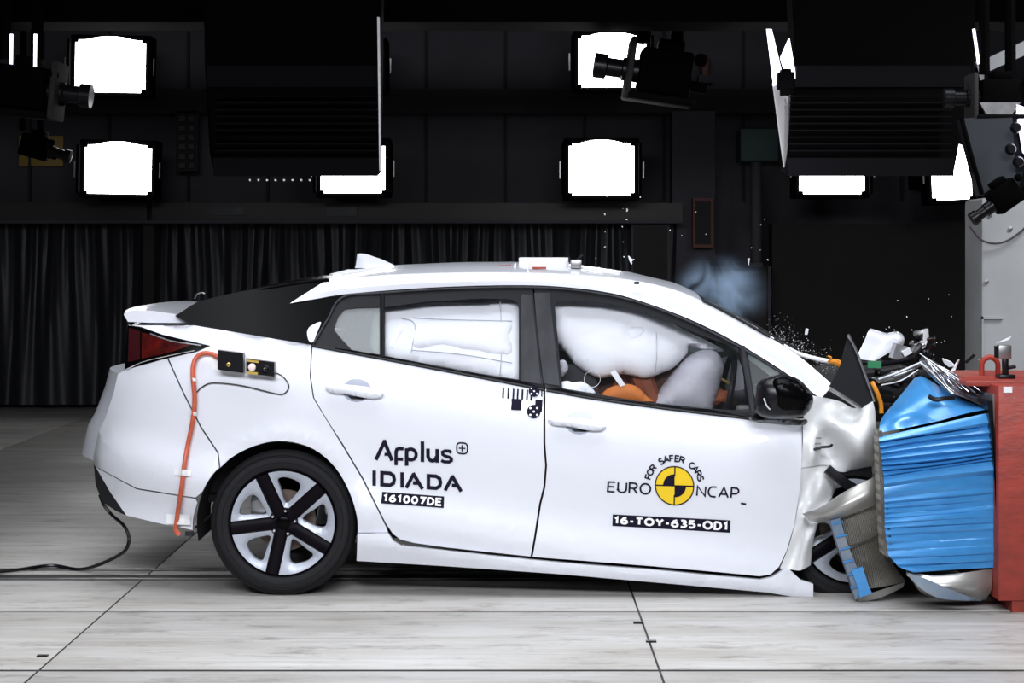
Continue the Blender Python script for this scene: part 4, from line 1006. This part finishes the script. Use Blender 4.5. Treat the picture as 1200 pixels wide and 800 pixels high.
def discbm(r0, r1, a0=0, a1=360, n=40, cx=790.5, cy=569):
    bm = bmesh.new(); prev = None
    for k in range(n + 1):
        a = R(a0 + (a1 - a0) * k / n); q = [bm.verts.new((cx + r * math.cos(a), cy - r * math.sin(a) + 0.03 * (r * math.cos(a)), 0)) for r in (r0, r1)]
        if prev: bm.faces.new((prev[0], prev[1], q[1], q[0]))
        prev = q
    return bm
drape('badge_disc', discbm(.01, 22.5), ident, M['yellow'], fd, .003)
drape('badge_ring', discbm(21.8, 23.2), ident, M['decal'], fd, .0045)
drape('badge_quadrant', discbm(.01, 13.5, 90, 180, 14), ident, M['decal'], fd, .0045)
drape('badge_quadrant', discbm(.01, 13.5, 270, 360, 14), ident, M['decal'], fd, .0045)
bm = bmesh.new(); ribbon(bm, [(791, 546.5), (790, 591.5)], 1.5); ribbon(bm, [(768, 568.3), (813, 569.7)], 1.5); drape('badge_cross', bm, ident, M['decal'], fd, .005)
plate('test_number_decal', (718, 602.5), (856, 609.5), (855.5, 624), (717.5, 616), M['decal'], fd)
stext('test_number_digits', '16-TOY-635-OD1', (719.5, 604.6), (854, 611.2), (853.5, 621.8), (719, 613.8), M['decal_w'], fd, .24, .08, .0065)
plate('tape_speck', (868, 588.5), (874.5, 589.5), (874, 591.5), (868.5, 590.8), M['decal'], fd, .004)
# measuring strip and round targets across the door gap
bm = bmesh.new()
def bar(x0, y0, x1, y1, dx=-1): 
    v = [bm.verts.new(p + (0,)) for p in ((x0, y0), (x1, y0 + .5), (x1 + dx * .6, y1 + .5), (x0 + dx * .6, y1))]; bm.faces.new(v)
for x in (589, 595, 601, 606, 611.5, 617, 622): bar(x, 454 + (x - 589) * .08, x + 2, 466 + (x - 589) * .08)
bar(599.5, 467, 611.5, 480); bar(634.2, 457.5, 635.8, 482); bar(627.5, 468, 635.8, 482); 
drape('measuring_strip_decal', bm, ident, M['decal'], rd, .004)
for (cx, cy, r) in ((626, 458, 6.5), (625.5, 482, 8)):
    tg = drape('round_target', discbm(.01, r, cx=cx, cy=cy, n=24), ident, M['decal'], rd, .0052)
    for (dx, dy) in ((0, 0), (.5, .5), (-.5, .5), (.5, -.5), (-.5, -.5)):
        drape('target_dot', discbm(.01, r * .17, cx=cx + dx * r, cy=cy + dy * r, n=10), ident, M['decal_w'], rd, .0065)

# ================================================================== devices stuck on the car
t = thing('control_box', W(268, 437, .0), 'larger black box taped above the rear wheel beside the tail lamp, feeding the orange hose', 'box')
pl_ = lambda x, y: ybody(x, y) - .002
skin('backing_tape', [(249, 404), (296, 410), (296, 441), (262, 437), (249, 432)], pl_, M['tape'], t, .002)
bx = lambda n, r, y0, y1, m, p, bv=.003: prism(n, [W(r[0], r[1], y0), W(r[2], r[1] + (r[2] - r[0]) * .13, y0), W(r[2], r[3] + (r[2] - r[0]) * .13, y0), W(r[0], r[3], y0)], M[m], p, (0, y1 - y0, 0))
bx('casing', (255, 410, 285, 433), -.055, -.0, 'black_plastic', t)
lathe('socket', [(.009, 0), (.009, -.006), (.005, -.007), (.005, 0)], W(268, 427, -.055), M['gold'], t, 14)
t = thing('flash_box', W(305, 440, .0), 'smaller black box with white lamp and two brass strips right of the control box', 'lamp')
bx('casing', (288.5, 420, 321.5, 437), -.045, .0, 'black_plastic', t); skin('backing_tape', [(297, 413), (334, 419), (333, 444), (297, 440)], pl_, M['tape'], t, .002)
bx('brass_strip', (289.5, 421, 303, 423.5), -.05, -.045, 'gold', t); bx('brass_strip', (289, 434.5, 302, 437.5), -.05, -.045, 'gold', t)
lathe('lamp_lens', [(.017, 0), (.016, -.01), (.008, -.015)], W(295.5, 430, -.045), mat('pinkish_lens', (.9, .72, .7), .3), t, 20)
lathe('socket', [(.017, 0), (.016, -.008), (.008, -.008), (.006, -.002)], W(311, 432.5, -.045), M['chrome'], t, 20)
wire = [(321, 436), (330, 440), (337, 448), (338, 455), (333, 461), (325, 461.5), (310, 458), (285, 452), (262, 449), (246, 449), (236, 454), (230, 460)]
o = tube('thin_wire', [W(x, y, ybody(x, y) - .008) for x, y in wire], .0028, M['black_plastic']); setp(o, 'thin dark wire looping from the flash box towards the orange hose', 'wire')
hp = [(256, 419), (248, 414.5), (238, 414), (230, 419), (226.5, 428), (226, 440), (227, 452), (228, 464), (227.5, 480), (225, 498), (220, 522), (216, 545), (213, 570), (209, 596), (206.5, 615), (206, 623)]
t = thing('orange_hose', W(208, 626, .0), 'orange-red hose taped down the rear corner of the car', 'hose')
tube('hose_tube', [W(x, y, ybody(x, y) - .020) for x, y in hp], .0105, M['hose'], t, 10)
tube('hose_end', [W(206, 621, -.0), W(210, 627, -.0)], .011, M['hose'], t, 10, smooth=False)
for (x, y, w_, h_) in ((226.5, 444, 7, 3.5), (226.5, 484, 8, 4), (214, 553, 20, 7), (209, 608, 28, 12)):
    skin('white_tape', [(x - w_ / 2, y - h_ / 2), (x + w_ / 2, y - h_ / 2 + 1), (x + w_ / 2, y + h_ / 2 + 1), (x - w_ / 2, y + h_ / 2)], lambda a, b: ybody(a, b) - .006 - .027 * math.exp(-((a - interp([(p[1], p[0]) for p in hp], b)) / 4.0) ** 2), M['tape'], t, .002, step=2.5)
box('hose_clip', W(217, 628, -.0), W(227, 622, .02), M['grey_plastic'], t)
# trailing cable at the left
o = tube('trailing_cable', [W(117, 580, .45), W(122, 592, .42), (W(132, 604, .40)), W(146, 617, .3), W(151, 634, .25), W(140, 650, .3), Vector((-2.02, .66, .012)), Vector((-2.2, .76, .012)), Vector((-2.35, .62, .012)), Vector((-2.6, .5, .012)), Vector((-3.2, .3, .012))], .008, M['black_plastic'], None)
setp(o, 'dark cable hanging from the rear bumper and trailing left over the floor', 'cable')
# roof-top fitting
t = thing('roof_measuring_rig', W(655, 318, .6), 'white plates and bar strapped on top of the car roof', 'measuring rig')
cage('flat_plate', [[(655, 322, .38), (700, 325, .38), (722, 327, .36)], [(668, 312, .55), (695, 313.5, .55), (727, 319.5, .5)]], M['tape'], t, .03, 0)
cage('flat_plate', [[(640, 322, .36), (670, 324, .36), (716, 329, .34)], [(650, 318, .42), (680, 320, .42), (718, 324, .4)]], M['tape'], t, .02, 0)
cage('flat_plate', [[(596, 320, .38), (618, 321, .38), (637, 321, .38)], [(600, 316, .44), (615, 314, .44), (638, 317, .44)]], M['tape'], t, .02, 0)
cage('flat_plate', [[(582, 318.5, .45), (620, 319.5, .42), (640, 320, .42)], [(590, 313, .6), (612, 313, .6), (640, 313.5, .6)]], M['tape'], t, .004, 0)
box('white_bar_body', W(608, 312, .60), W(666, 301.5, .74), M['tape'], t, bevel=.006)
box('red_strip', W(584, 313, .52), W(600, 310.5, .54), M['red'], t); box('red_strip', W(624, 315, .42), W(640, 312.5, .44), M['red'], t)
box('clamp_block', W(669, 314, .5), W(681, 304, .58), M['steel'], t, bevel=.004); box('clamp_post', W(666, 307, .55), W(668, 300, .57), M['black_plastic'], t)
tube('clamp_screw', [W(676, 304, .52), W(681, 299, .52), W(683, 298.5, .52)], .004, M['black_plastic'], t)
tube('clamp_screw', [W(618, 316, .44), W(619.5, 307, .46)], .005, M['tape'], t, smooth=False)
tube('clamp_screw', [W(603, 315, .48), W(604, 309, .5)], .005, M['tape'], t, smooth=False)
lathe('roof_stud', [(.012, 0), (.012, .01), (.006, .012)], W(746, 333, .27) + Vector((0, 0, .0)), M['black_plastic'], car, 12, 'z')

# ================================================================== barrier
bar_ = thing('deformable_barrier', W(1100, 700, .2), 'crushed blue honeycomb barrier block between the car and the red block', 'barrier')
left = [(512, 519, 526, 533, 540, 546, 552, 558, 571, 583, 590, 596, 602, 608, 614, 620, 628, 637, 645, 655, 664, 672)]
Lp = list(left[0]); Rp = [484, 500, 510, 519, 526, 531, 535, 539, 556, 571, 578, 585, 592, 598, 606, 613, 621, 630, 639, 649, 658, 666]
rows_ = []
xl = [(512, 1030), (560, 1036), (620, 1037), (650, 1041), (664, 1053), (672, 1075)]; xr = [(484, 1157), (530, 1165), (600, 1171), (660, 1172), (666, 1168)]
for i in range(len(Lp) - 1):
    for k in range(6):
        u = k / 6; ly = Lp[i] + (Lp[i + 1] - Lp[i]) * u; ry = Rp[i] + (Rp[i + 1] - Rp[i]) * u; row = []
        amp = .022 if i < 8 else .009
        for j in range(25):
            s = j / 24; x = interp(xl, ly) * (1 - s) + interp(xr, ry) * s
            y = ly + (ry - ly) * (s + .12 * math.sin(math.pi * s) * math.sin(i))
            fade = 1 if i < 8 else max(.08, 1 - 1.1 * s) + (.35 * s if i % 3 == 0 else 0)
            tri = (u / .72 if u < .72 else (1 - u) / .28)
            row.append(W(x, y, -.28 - amp * fade * (tri ** .8) + .03 * math.sin(math.pi * s) * math.sin(i * 1.3) * .3 + .04 * (s - .5)))
        rows_.append(row)
loft('side_sheet', rows_, M['blue'], bar_, thick=(0, .012, 0), angle=28)
prism('honeycomb_core', [W(1034, 516, -.2), W(1156, 492, -.2), W(1168, 660, -.2), W(1080, 668, -.2), W(1042, 650, -.2), W(1038, 560, -.2)], M['honey'], bar_, (0, .72, 0))
cage('top_sheet', [
    [(1030, 507, -.26), (1062, 501, -.27), (1100, 493, -.27), (1133, 484, -.27), (1160, 479, -.24)],
    [(1034, 490, -.20), (1062, 482, -.25), (1096, 480, -.22), (1126, 476, -.20), (1150, 476, -.14)],
    [(1051, 469, -.10), (1070, 463, -.14), (1096, 464, -.18), (1118, 467, -.08), (1140, 472, -.02)],
    [(1072, 443, .02), (1080, 441, -.02), (1092, 447, -.03), (1110, 458, .04), (1132, 470, .10)]], M['blue'], bar_, .008, 2, label='folded blue cladding sheet bulging over the top')
prism('front_edge_strip', [W(1029, 505, -.30), W(1034, 505, -.30), W(1038, 560, -.30), W(1040, 620, -.30), W(1046, 655, -.30), W(1036, 650, -.30), W(1032, 590, -.30), W(1030, 540, -.30)], M['honey'], bar_, (0, .1, 0))
prism('gap_shade', [W(1060, 500, -.22), W(1160, 478, -.22), W(1166, 530, -.2), W(1060, 520, -.22)], M['black'], bar_, (0, .1, 0))  # black sheet put in for the darkness of the open gap
# rear support plate
prism('mounting_plate', [W(1157, 470, -.30), W(1162, 470, -.30), W(1172, 560, -.30), W(1176, 690, -.30), W(1170, 690, -.30), W(1167, 560, -.30)], M['black_plastic'], bar_, (0, 1.0, 0))
prism('mounting_plate', [W(1163, 462, -.28), W(1170, 462, -.28), W(1178, 690, -.28), W(1174, 690, -.28)], M['steel'], bar_, (0, 1.0, 0))
# lower curled sheet
cage('lower_sheet', [
    [(1062, 668, -.26), (1090, 674, -.30), (1120, 672, -.30), (1145, 669, -.28), (1163, 666, -.24)],
    [(1063, 674, -.28), (1084, 686, -.32), (1110, 690, -.34), (1140, 692, -.32), (1162, 690, -.26)],
    [(1066, 676, -.26), (1080, 694, -.24), (1104, 702, -.22), (1135, 704, -.22), (1155, 702, -.2)]], M['alu'], bar_, .006, 2)
cage('lower_sheet', [
    [(1064, 671, -.345), (1085, 678, -.365), (1110, 689, -.38), (1140, 701, -.36), (1150, 703, -.33)],
    [(1066, 676, -.345), (1080, 690, -.365), (1102, 701, -.37), (1132, 703.5, -.36), (1150, 704, -.33)]], M['blue_grey'], bar_, .006, 2)
# torn bumper element of the barrier lying against the wheel
be = cage('bumper_element', [[(984, 608, -.10), (1004, 600, -.12), (1026, 592, -.10), (1035, 590, -.06)], [(993, 640, -.10), (1010, 634, -.13), (1032, 628, -.12), (1037, 626, -.06)], [(1003, 666, -.1), (1018, 662, -.13), (1036, 655, -.12), (1042, 655, -.06)],
      [(1013, 690, -.1), (1030, 688, -.13), (1050, 684, -.1), (1062, 681, -.06)]], M['honey'], bar_, .05, 0, label='torn grey honeycomb block beside the front wheel')
cage('bumper_skin', [[(973, 610, -.12), (984, 607, -.14)], [(982, 640, -.12), (993, 637, -.14)], [(993, 670, -.12), (1004, 664, -.14)], [(1003, 703, -.12), (1010, 690, -.14)]], M['blue_grey'], bar_, .06, 0)
cage('bumper_skin', [[(998, 668, -.15), (1011, 664, -.16)], [(1006, 690, -.15), (1017, 684, -.16)], [(1007, 700, -.15), (1022, 695, -.16)]], M['blue'], bar_, .01, 0)
for k in range(6): tube('skin_rib', [W(976 + k * 4.2, 614 + k * 15, -.128), W(988 + k * 4.2, 611 + k * 15, -.148)], .004, M['blue'], bar_, smooth=False)
tube('split_line', [W(995, 640, -.142), W(1012, 634, -.15), W(1030, 625, -.15)], .004, M['groove'], bar_)
cage('torn_sheet', [[(940, 602, -.04), (962, 594, -.1), (990, 576, -.14), (1020, 561, -.14), (1030, 557, -.1)],
                    [(946, 607, -.05), (966, 603, -.13), (992, 592, -.18), (1020, 580, -.17), (1032, 576, -.11)],
                    [(952, 612, -.03), (972, 610, -.10), (994, 604, -.14), (1022, 593, -.14), (1034, 588, -.09)]], M['alu'], bar_, .006, 2, label='torn bare metal sheet pointing back to the door')
cage('torn_sheet', [[(1004, 700, -.1), (1030, 692, -.12), (1060, 682, -.1)], [(1006, 706, -.09), (1032, 700, -.1), (1058, 688, -.09)]], M['alu'], bar_, .006, 1)

# red block
rbk = thing('red_barrier_block', W(1190, 700, .3), 'worn red painted steel block at the right edge of the picture', 'barrier block')
a = W(1170, 452, -.34)
bm = bmesh.new(); add_box(bm, (a.x, -.34, W(0, 704, -.34).z), (a.x + 1.2, .5, a.z), None, .006); link('block_body', bm, M['red_worn'], rbk)
box('top_plate', (a.x - .10, -.2, a.z - .012), (a.x + 1.2, .52, a.z + .012), M['red_worn'], rbk, bevel=.004)
q = W(1186, 712, -.33); box('base_foot', (q.x, -.33, 0.0), (q.x + 1.1, .45, W(0, 703, -.33).z), M['red_worn'], rbk)
pts = []
cx_, top = W(1160, 428, .15), 0
for k in range(13):
    an = math.pi * k / 12; pts.append(Vector((cx_.x + .036 * math.cos(an), .15, cx_.z + .036 * math.sin(an))))
pts = [Vector((cx_.x + .036, .15, a.z))] + pts + [Vector((cx_.x - .036, .15, a.z))]
tube('lifting_eye', pts, .012, M['red'], rbk, 10, smooth=False)
box('paper_label', W(1176, 460, -.345), W(1186, 453, -.342), M['tape'], rbk)
# little camera on top
t = thing('action_camera', W(1180, 450, -.05), 'small black and silver camera on a clamp mount on the red block', 'camera')
zt = a.z + .012; bx0 = W(1178, 0, -.05).x
box('base_mount', (bx0 - .035, -.09, zt), (bx0 + .035, -.01, zt + .018), M['black_plastic'], t, bevel=.005)
box('mount_arm', (bx0 - .012, -.065, zt + .015), (bx0 + .012, -.035, zt + .085), M['black_plastic'], t, bevel=.004)
tube('clamp_screw', [Vector((bx0 + .01, -.05, zt + .045)), Vector((bx0 + .045, -.05, zt + .052))], .008, M['black_plastic'], t, smooth=False)
box('camera_body', (bx0 - .035, -.075, zt + .085), (bx0 + .022, -.025, zt + .145), M['steel'], t, bevel=.005)
box('camera_back', (bx0 - .043, -.07, zt + .09), (bx0 - .033, -.03, zt + .14), M['black_plastic'], t)

# transparent torn plastics above the barrier
def film(name, pts, label, w=.0035):
    o = cage(name, pts, M['clear'], None, .004, 2); setp(o, label, 'plastic fragment'); return o
film('clear_plastic_cover', [[(1082, 416, .05), (1100, 426, .02), (1125, 442, .0), (1165, 458, -.02)], [(1078, 424, .0), (1098, 440, -.08), (1124, 458, -.1), (1160, 472, -.12)], [(1086, 436, -.04), (1110, 458, -.14), (1130, 466, -.2), (1158, 478, -.2)]], 'large clear torn plastic cover draped over the blue barrier top')
film('headlamp_lens', [[(1027, 443, .12), (1045, 436, .08), (1062, 430, .08), (1078, 425, .12)], [(1028, 448, .10), (1046, 442, .04), (1064, 435, .04), (1080, 428, .08)], [(1038, 450, .1), (1052, 447, .07), (1068, 438, .07), (1080, 431, .1)]], 'broken clear headlamp lens sticking out left of the blue sheet peak')
t = thing('cracked_film_edges', W(1100, 450, -.1), 'bright wire-like edges of the clear plastic above the blue barrier', 'plastic fragment')
for k in range(9):
    a0 = (1078 + k * 1.5, 414 + k * 1.2); b0 = (1095 + k * 8, 436 + k * 4 + rnd.uniform(-4, 4)); tube('edge_sliver', [W(*a0, .02), W((a0[0] + b0[0]) / 2 + rnd.uniform(-4, 4), (a0[1] + b0[1]) / 2 + rnd.uniform(-5, 3), -.06), W(*b0, -.1)], .0022, M['chrome'] if k % 3 else M['chip'], t)
tube('edge_sliver', [W(1030, 444, .08), W(1050, 437, .03), W(1080, 424, .04)], .004, M['chip'], t); tube('edge_sliver', [W(1033, 451, .08), W(1055, 446, .03), W(1076, 433, .04)], .003, M['chip'], t)
o = tube('black_plastic_clip', [W(1088, 464, -.27), W(1096, 468, -.28), W(1106, 467, -.28), W(1118, 466, -.27)], .010, M['black_plastic']); setp(o, 'black plastic clip lying on the bulged blue sheet', 'clip')
def shard(x, y, yy, pts, m, label, name='debris_piece', cat='debris'):
    o = prism(name, [W(x + a, y + b, yy + random.uniform(-.01, .01)) for a, b in pts], M[m], None, (.004, .006, .002)); return setp(o, label, cat)
shard(1136, 420, .1, [(-6, 4), (4, -5), (7, -3), (-3, 6)], 'black_plastic', 'small dark flying strip left of the red lifting eye')
shard(1112, 424, .1, [(-8, -4), (2, 0), (7, 5), (0, 6), (-6, 1)], 'chip', 'white broken fragment above the clear plastic cover')
shard(1118, 430, .12, [(-5, 6), (4, -8), (6, -8), (1, 4)], 'chip', 'pointed white splinter left of the red block top')
shard(1176, 398, .4, [(-9, 4), (9, -4), (6, 0)], 'chip', 'long pale splinter floating before the pale block')
shard(1085, 395, .38, [(-3, -8), (2, -10), (3, 0), (-1, 12), (-4, 14)], 'chip', 'grey metal shred standing above the clear plastic')
shard(739, 304, .5, [(-3, -4), (1, 0), (4, 0), (1, 2), (1, 6), (-1, 2)], 'chip', 'star-shaped white chip flying above the roof front')
shard(877, 307, .6, [(-1, -4), (1, -4), (0, 4)], 'chip', 'small white chip flying above the smoke')
shard(945, 389, .4, [(-1, -4), (2, -3), (1, 3), (-2, 3)], 'chip', 'largest white chip flying over the windscreen base')
rnd = random.Random(11); proto = None
for k in range(60):
    if k < 22: x, y = rnd.uniform(690, 900), rnd.uniform(225, 305)
    elif k < 50: x, y = rnd.uniform(1000, 1150), rnd.uniform(385, 465)
    else: x, y = rnd.uniform(960, 1120), rnd.uniform(340, 400)
    s = rnd.uniform(.5, 1.3); c = W(x, y, rnd.uniform(.0, .6))
    if proto is None:
        bm = bmesh.new(); bmesh.ops.create_icosphere(bm, subdivisions=1, radius=.0022); 
        for v in bm.verts: v.co.x *= 1.8
        proto = link('glass_crumb', bm, M['chip'], None, smooth=False); o = proto
    else: o = proto.copy(); COL.objects.link(o)
    o.location = c; o.scale = (s, s, s); o.rotation_euler = (rnd.uniform(0, 3), rnd.uniform(0, 3), 0)
    setp(o, 'tiny white crumb of glass flying above the wrecked car front', 'debris', 'glass crumbs in the air')
bm = bmesh.new()
for k in range(420):
    t_ = rnd.random(); x = 905 + t_ * 70 + rnd.gauss(0, 6); y = 392 + t_ * 48 - abs(rnd.gauss(0, 11)); c = W(x, y, rnd.uniform(.25, .8))
    r = rnd.uniform(.0012, .0035); q = [bm.verts.new(c + Vector((rnd.uniform(-r, r), rnd.uniform(-r, r), rnd.uniform(-r, r)))) for _ in range(4)]
    for tri in ((0, 1, 2), (0, 1, 3), (0, 2, 3), (1, 2, 3)): bm.faces.new([q[i] for i in tri])
fixn(bm); o = link('glass_spray', bm, M['chip'], None, smooth=False); setp(o, 'spray of tiny glass crumbs along the lower windscreen', 'debris', None, 'stuff')

# smoke
def smoke():
    m = bpy.data.materials.new('blue_white_smoke'); m.use_nodes = True; nt = m.node_tree
    for n in list(nt.nodes): nt.nodes.remove(n)
    L = nt.links.new; out = nt.nodes.new('ShaderNodeOutputMaterial'); vol = nt.nodes.new('ShaderNodeVolumePrincipled')
    vol.inputs['Color'].default_value = (.52, .72, 1, 1); vol.inputs['Anisotropy'].default_value = -.35
    tc = nt.nodes.new('ShaderNodeTexCoord'); n = nt.nodes.new('ShaderNodeTexNoise'); n.inputs['Scale'].default_value = 4.2; n.inputs['Detail'].default_value = 9; n.inputs['Distortion'].default_value = .8
    L(tc.outputs['Object'], n.inputs['Vector'])
    mp = nt.nodes.new('ShaderNodeMapping'); L(tc.outputs['Generated'], mp.inputs[0]); mp.inputs['Location'].default_value = (-1, -1, -1); mp.inputs['Scale'].default_value = (2, 2, 2)
    ln = nt.nodes.new('ShaderNodeVectorMath'); ln.operation = 'LENGTH'; L(mp.outputs[0], ln.inputs[0])
    fall = nt.nodes.new('ShaderNodeMapRange'); fall.interpolation_type = 'SMOOTHSTEP'; L(ln.outputs['Value'], fall.inputs[0]); fall.inputs[1].default_value = 0; fall.inputs[2].default_value = .98; fall.inputs[3].default_value = 1; fall.inputs[4].default_value = 0
    th = nt.nodes.new('ShaderNodeMapRange'); L(n.outputs['Fac'], th.inputs[0]); th.inputs[1].default_value = .46; th.inputs[2].default_value = .62; th.inputs[3].default_value = 0; th.inputs[4].default_value = 42
    mu = nt.nodes.new('ShaderNodeMath'); mu.operation = 'MULTIPLY'; L(fall.outputs[0], mu.inputs[0]); L(th.outputs[0], mu.inputs[1]); m2 = nt.nodes.new('ShaderNodeMath'); m2.operation = 'MULTIPLY'; L(mu.outputs[0], m2.inputs[0]); L(fall.outputs[0], m2.inputs[1]); L(m2.outputs[0], vol.inputs['Density'])
    L(vol.outputs[0], out.inputs['Volume'])
    bm = bmesh.new(); bmesh.ops.create_icosphere(bm, subdivisions=3, radius=1)
    c = W(846, 342, 1.0); rot = Matrix.Rotation(R(28), 3, 'Y')
    for v in bm.verts: v.co = c + rot @ Vector((v.co.x * .31, v.co.y * .28, v.co.z * .22))
    o = link('smoke_puff', bm, m); setp(o, 'pale blue smoke puff rising behind the top of the windscreen', 'smoke', None, 'stuff')
smoke()
# bits on the floor
for (x, y, l) in ((50, 769, 'small dark scrap at the lower left floor joint'), (748, 730, 'small dark scrap on the floor under the middle of the car'), (763, 752, 'dark scrap of rubber on the floor nearest the camera')):
    d = F * H / (y - 300); px = (x - 600) * d / F
    o = box('floor_scrap', (px - .02, d - D - .012, .0), (px + .02, d - D + .012, .006), M['black_plastic']); setp(o, l, 'debris')
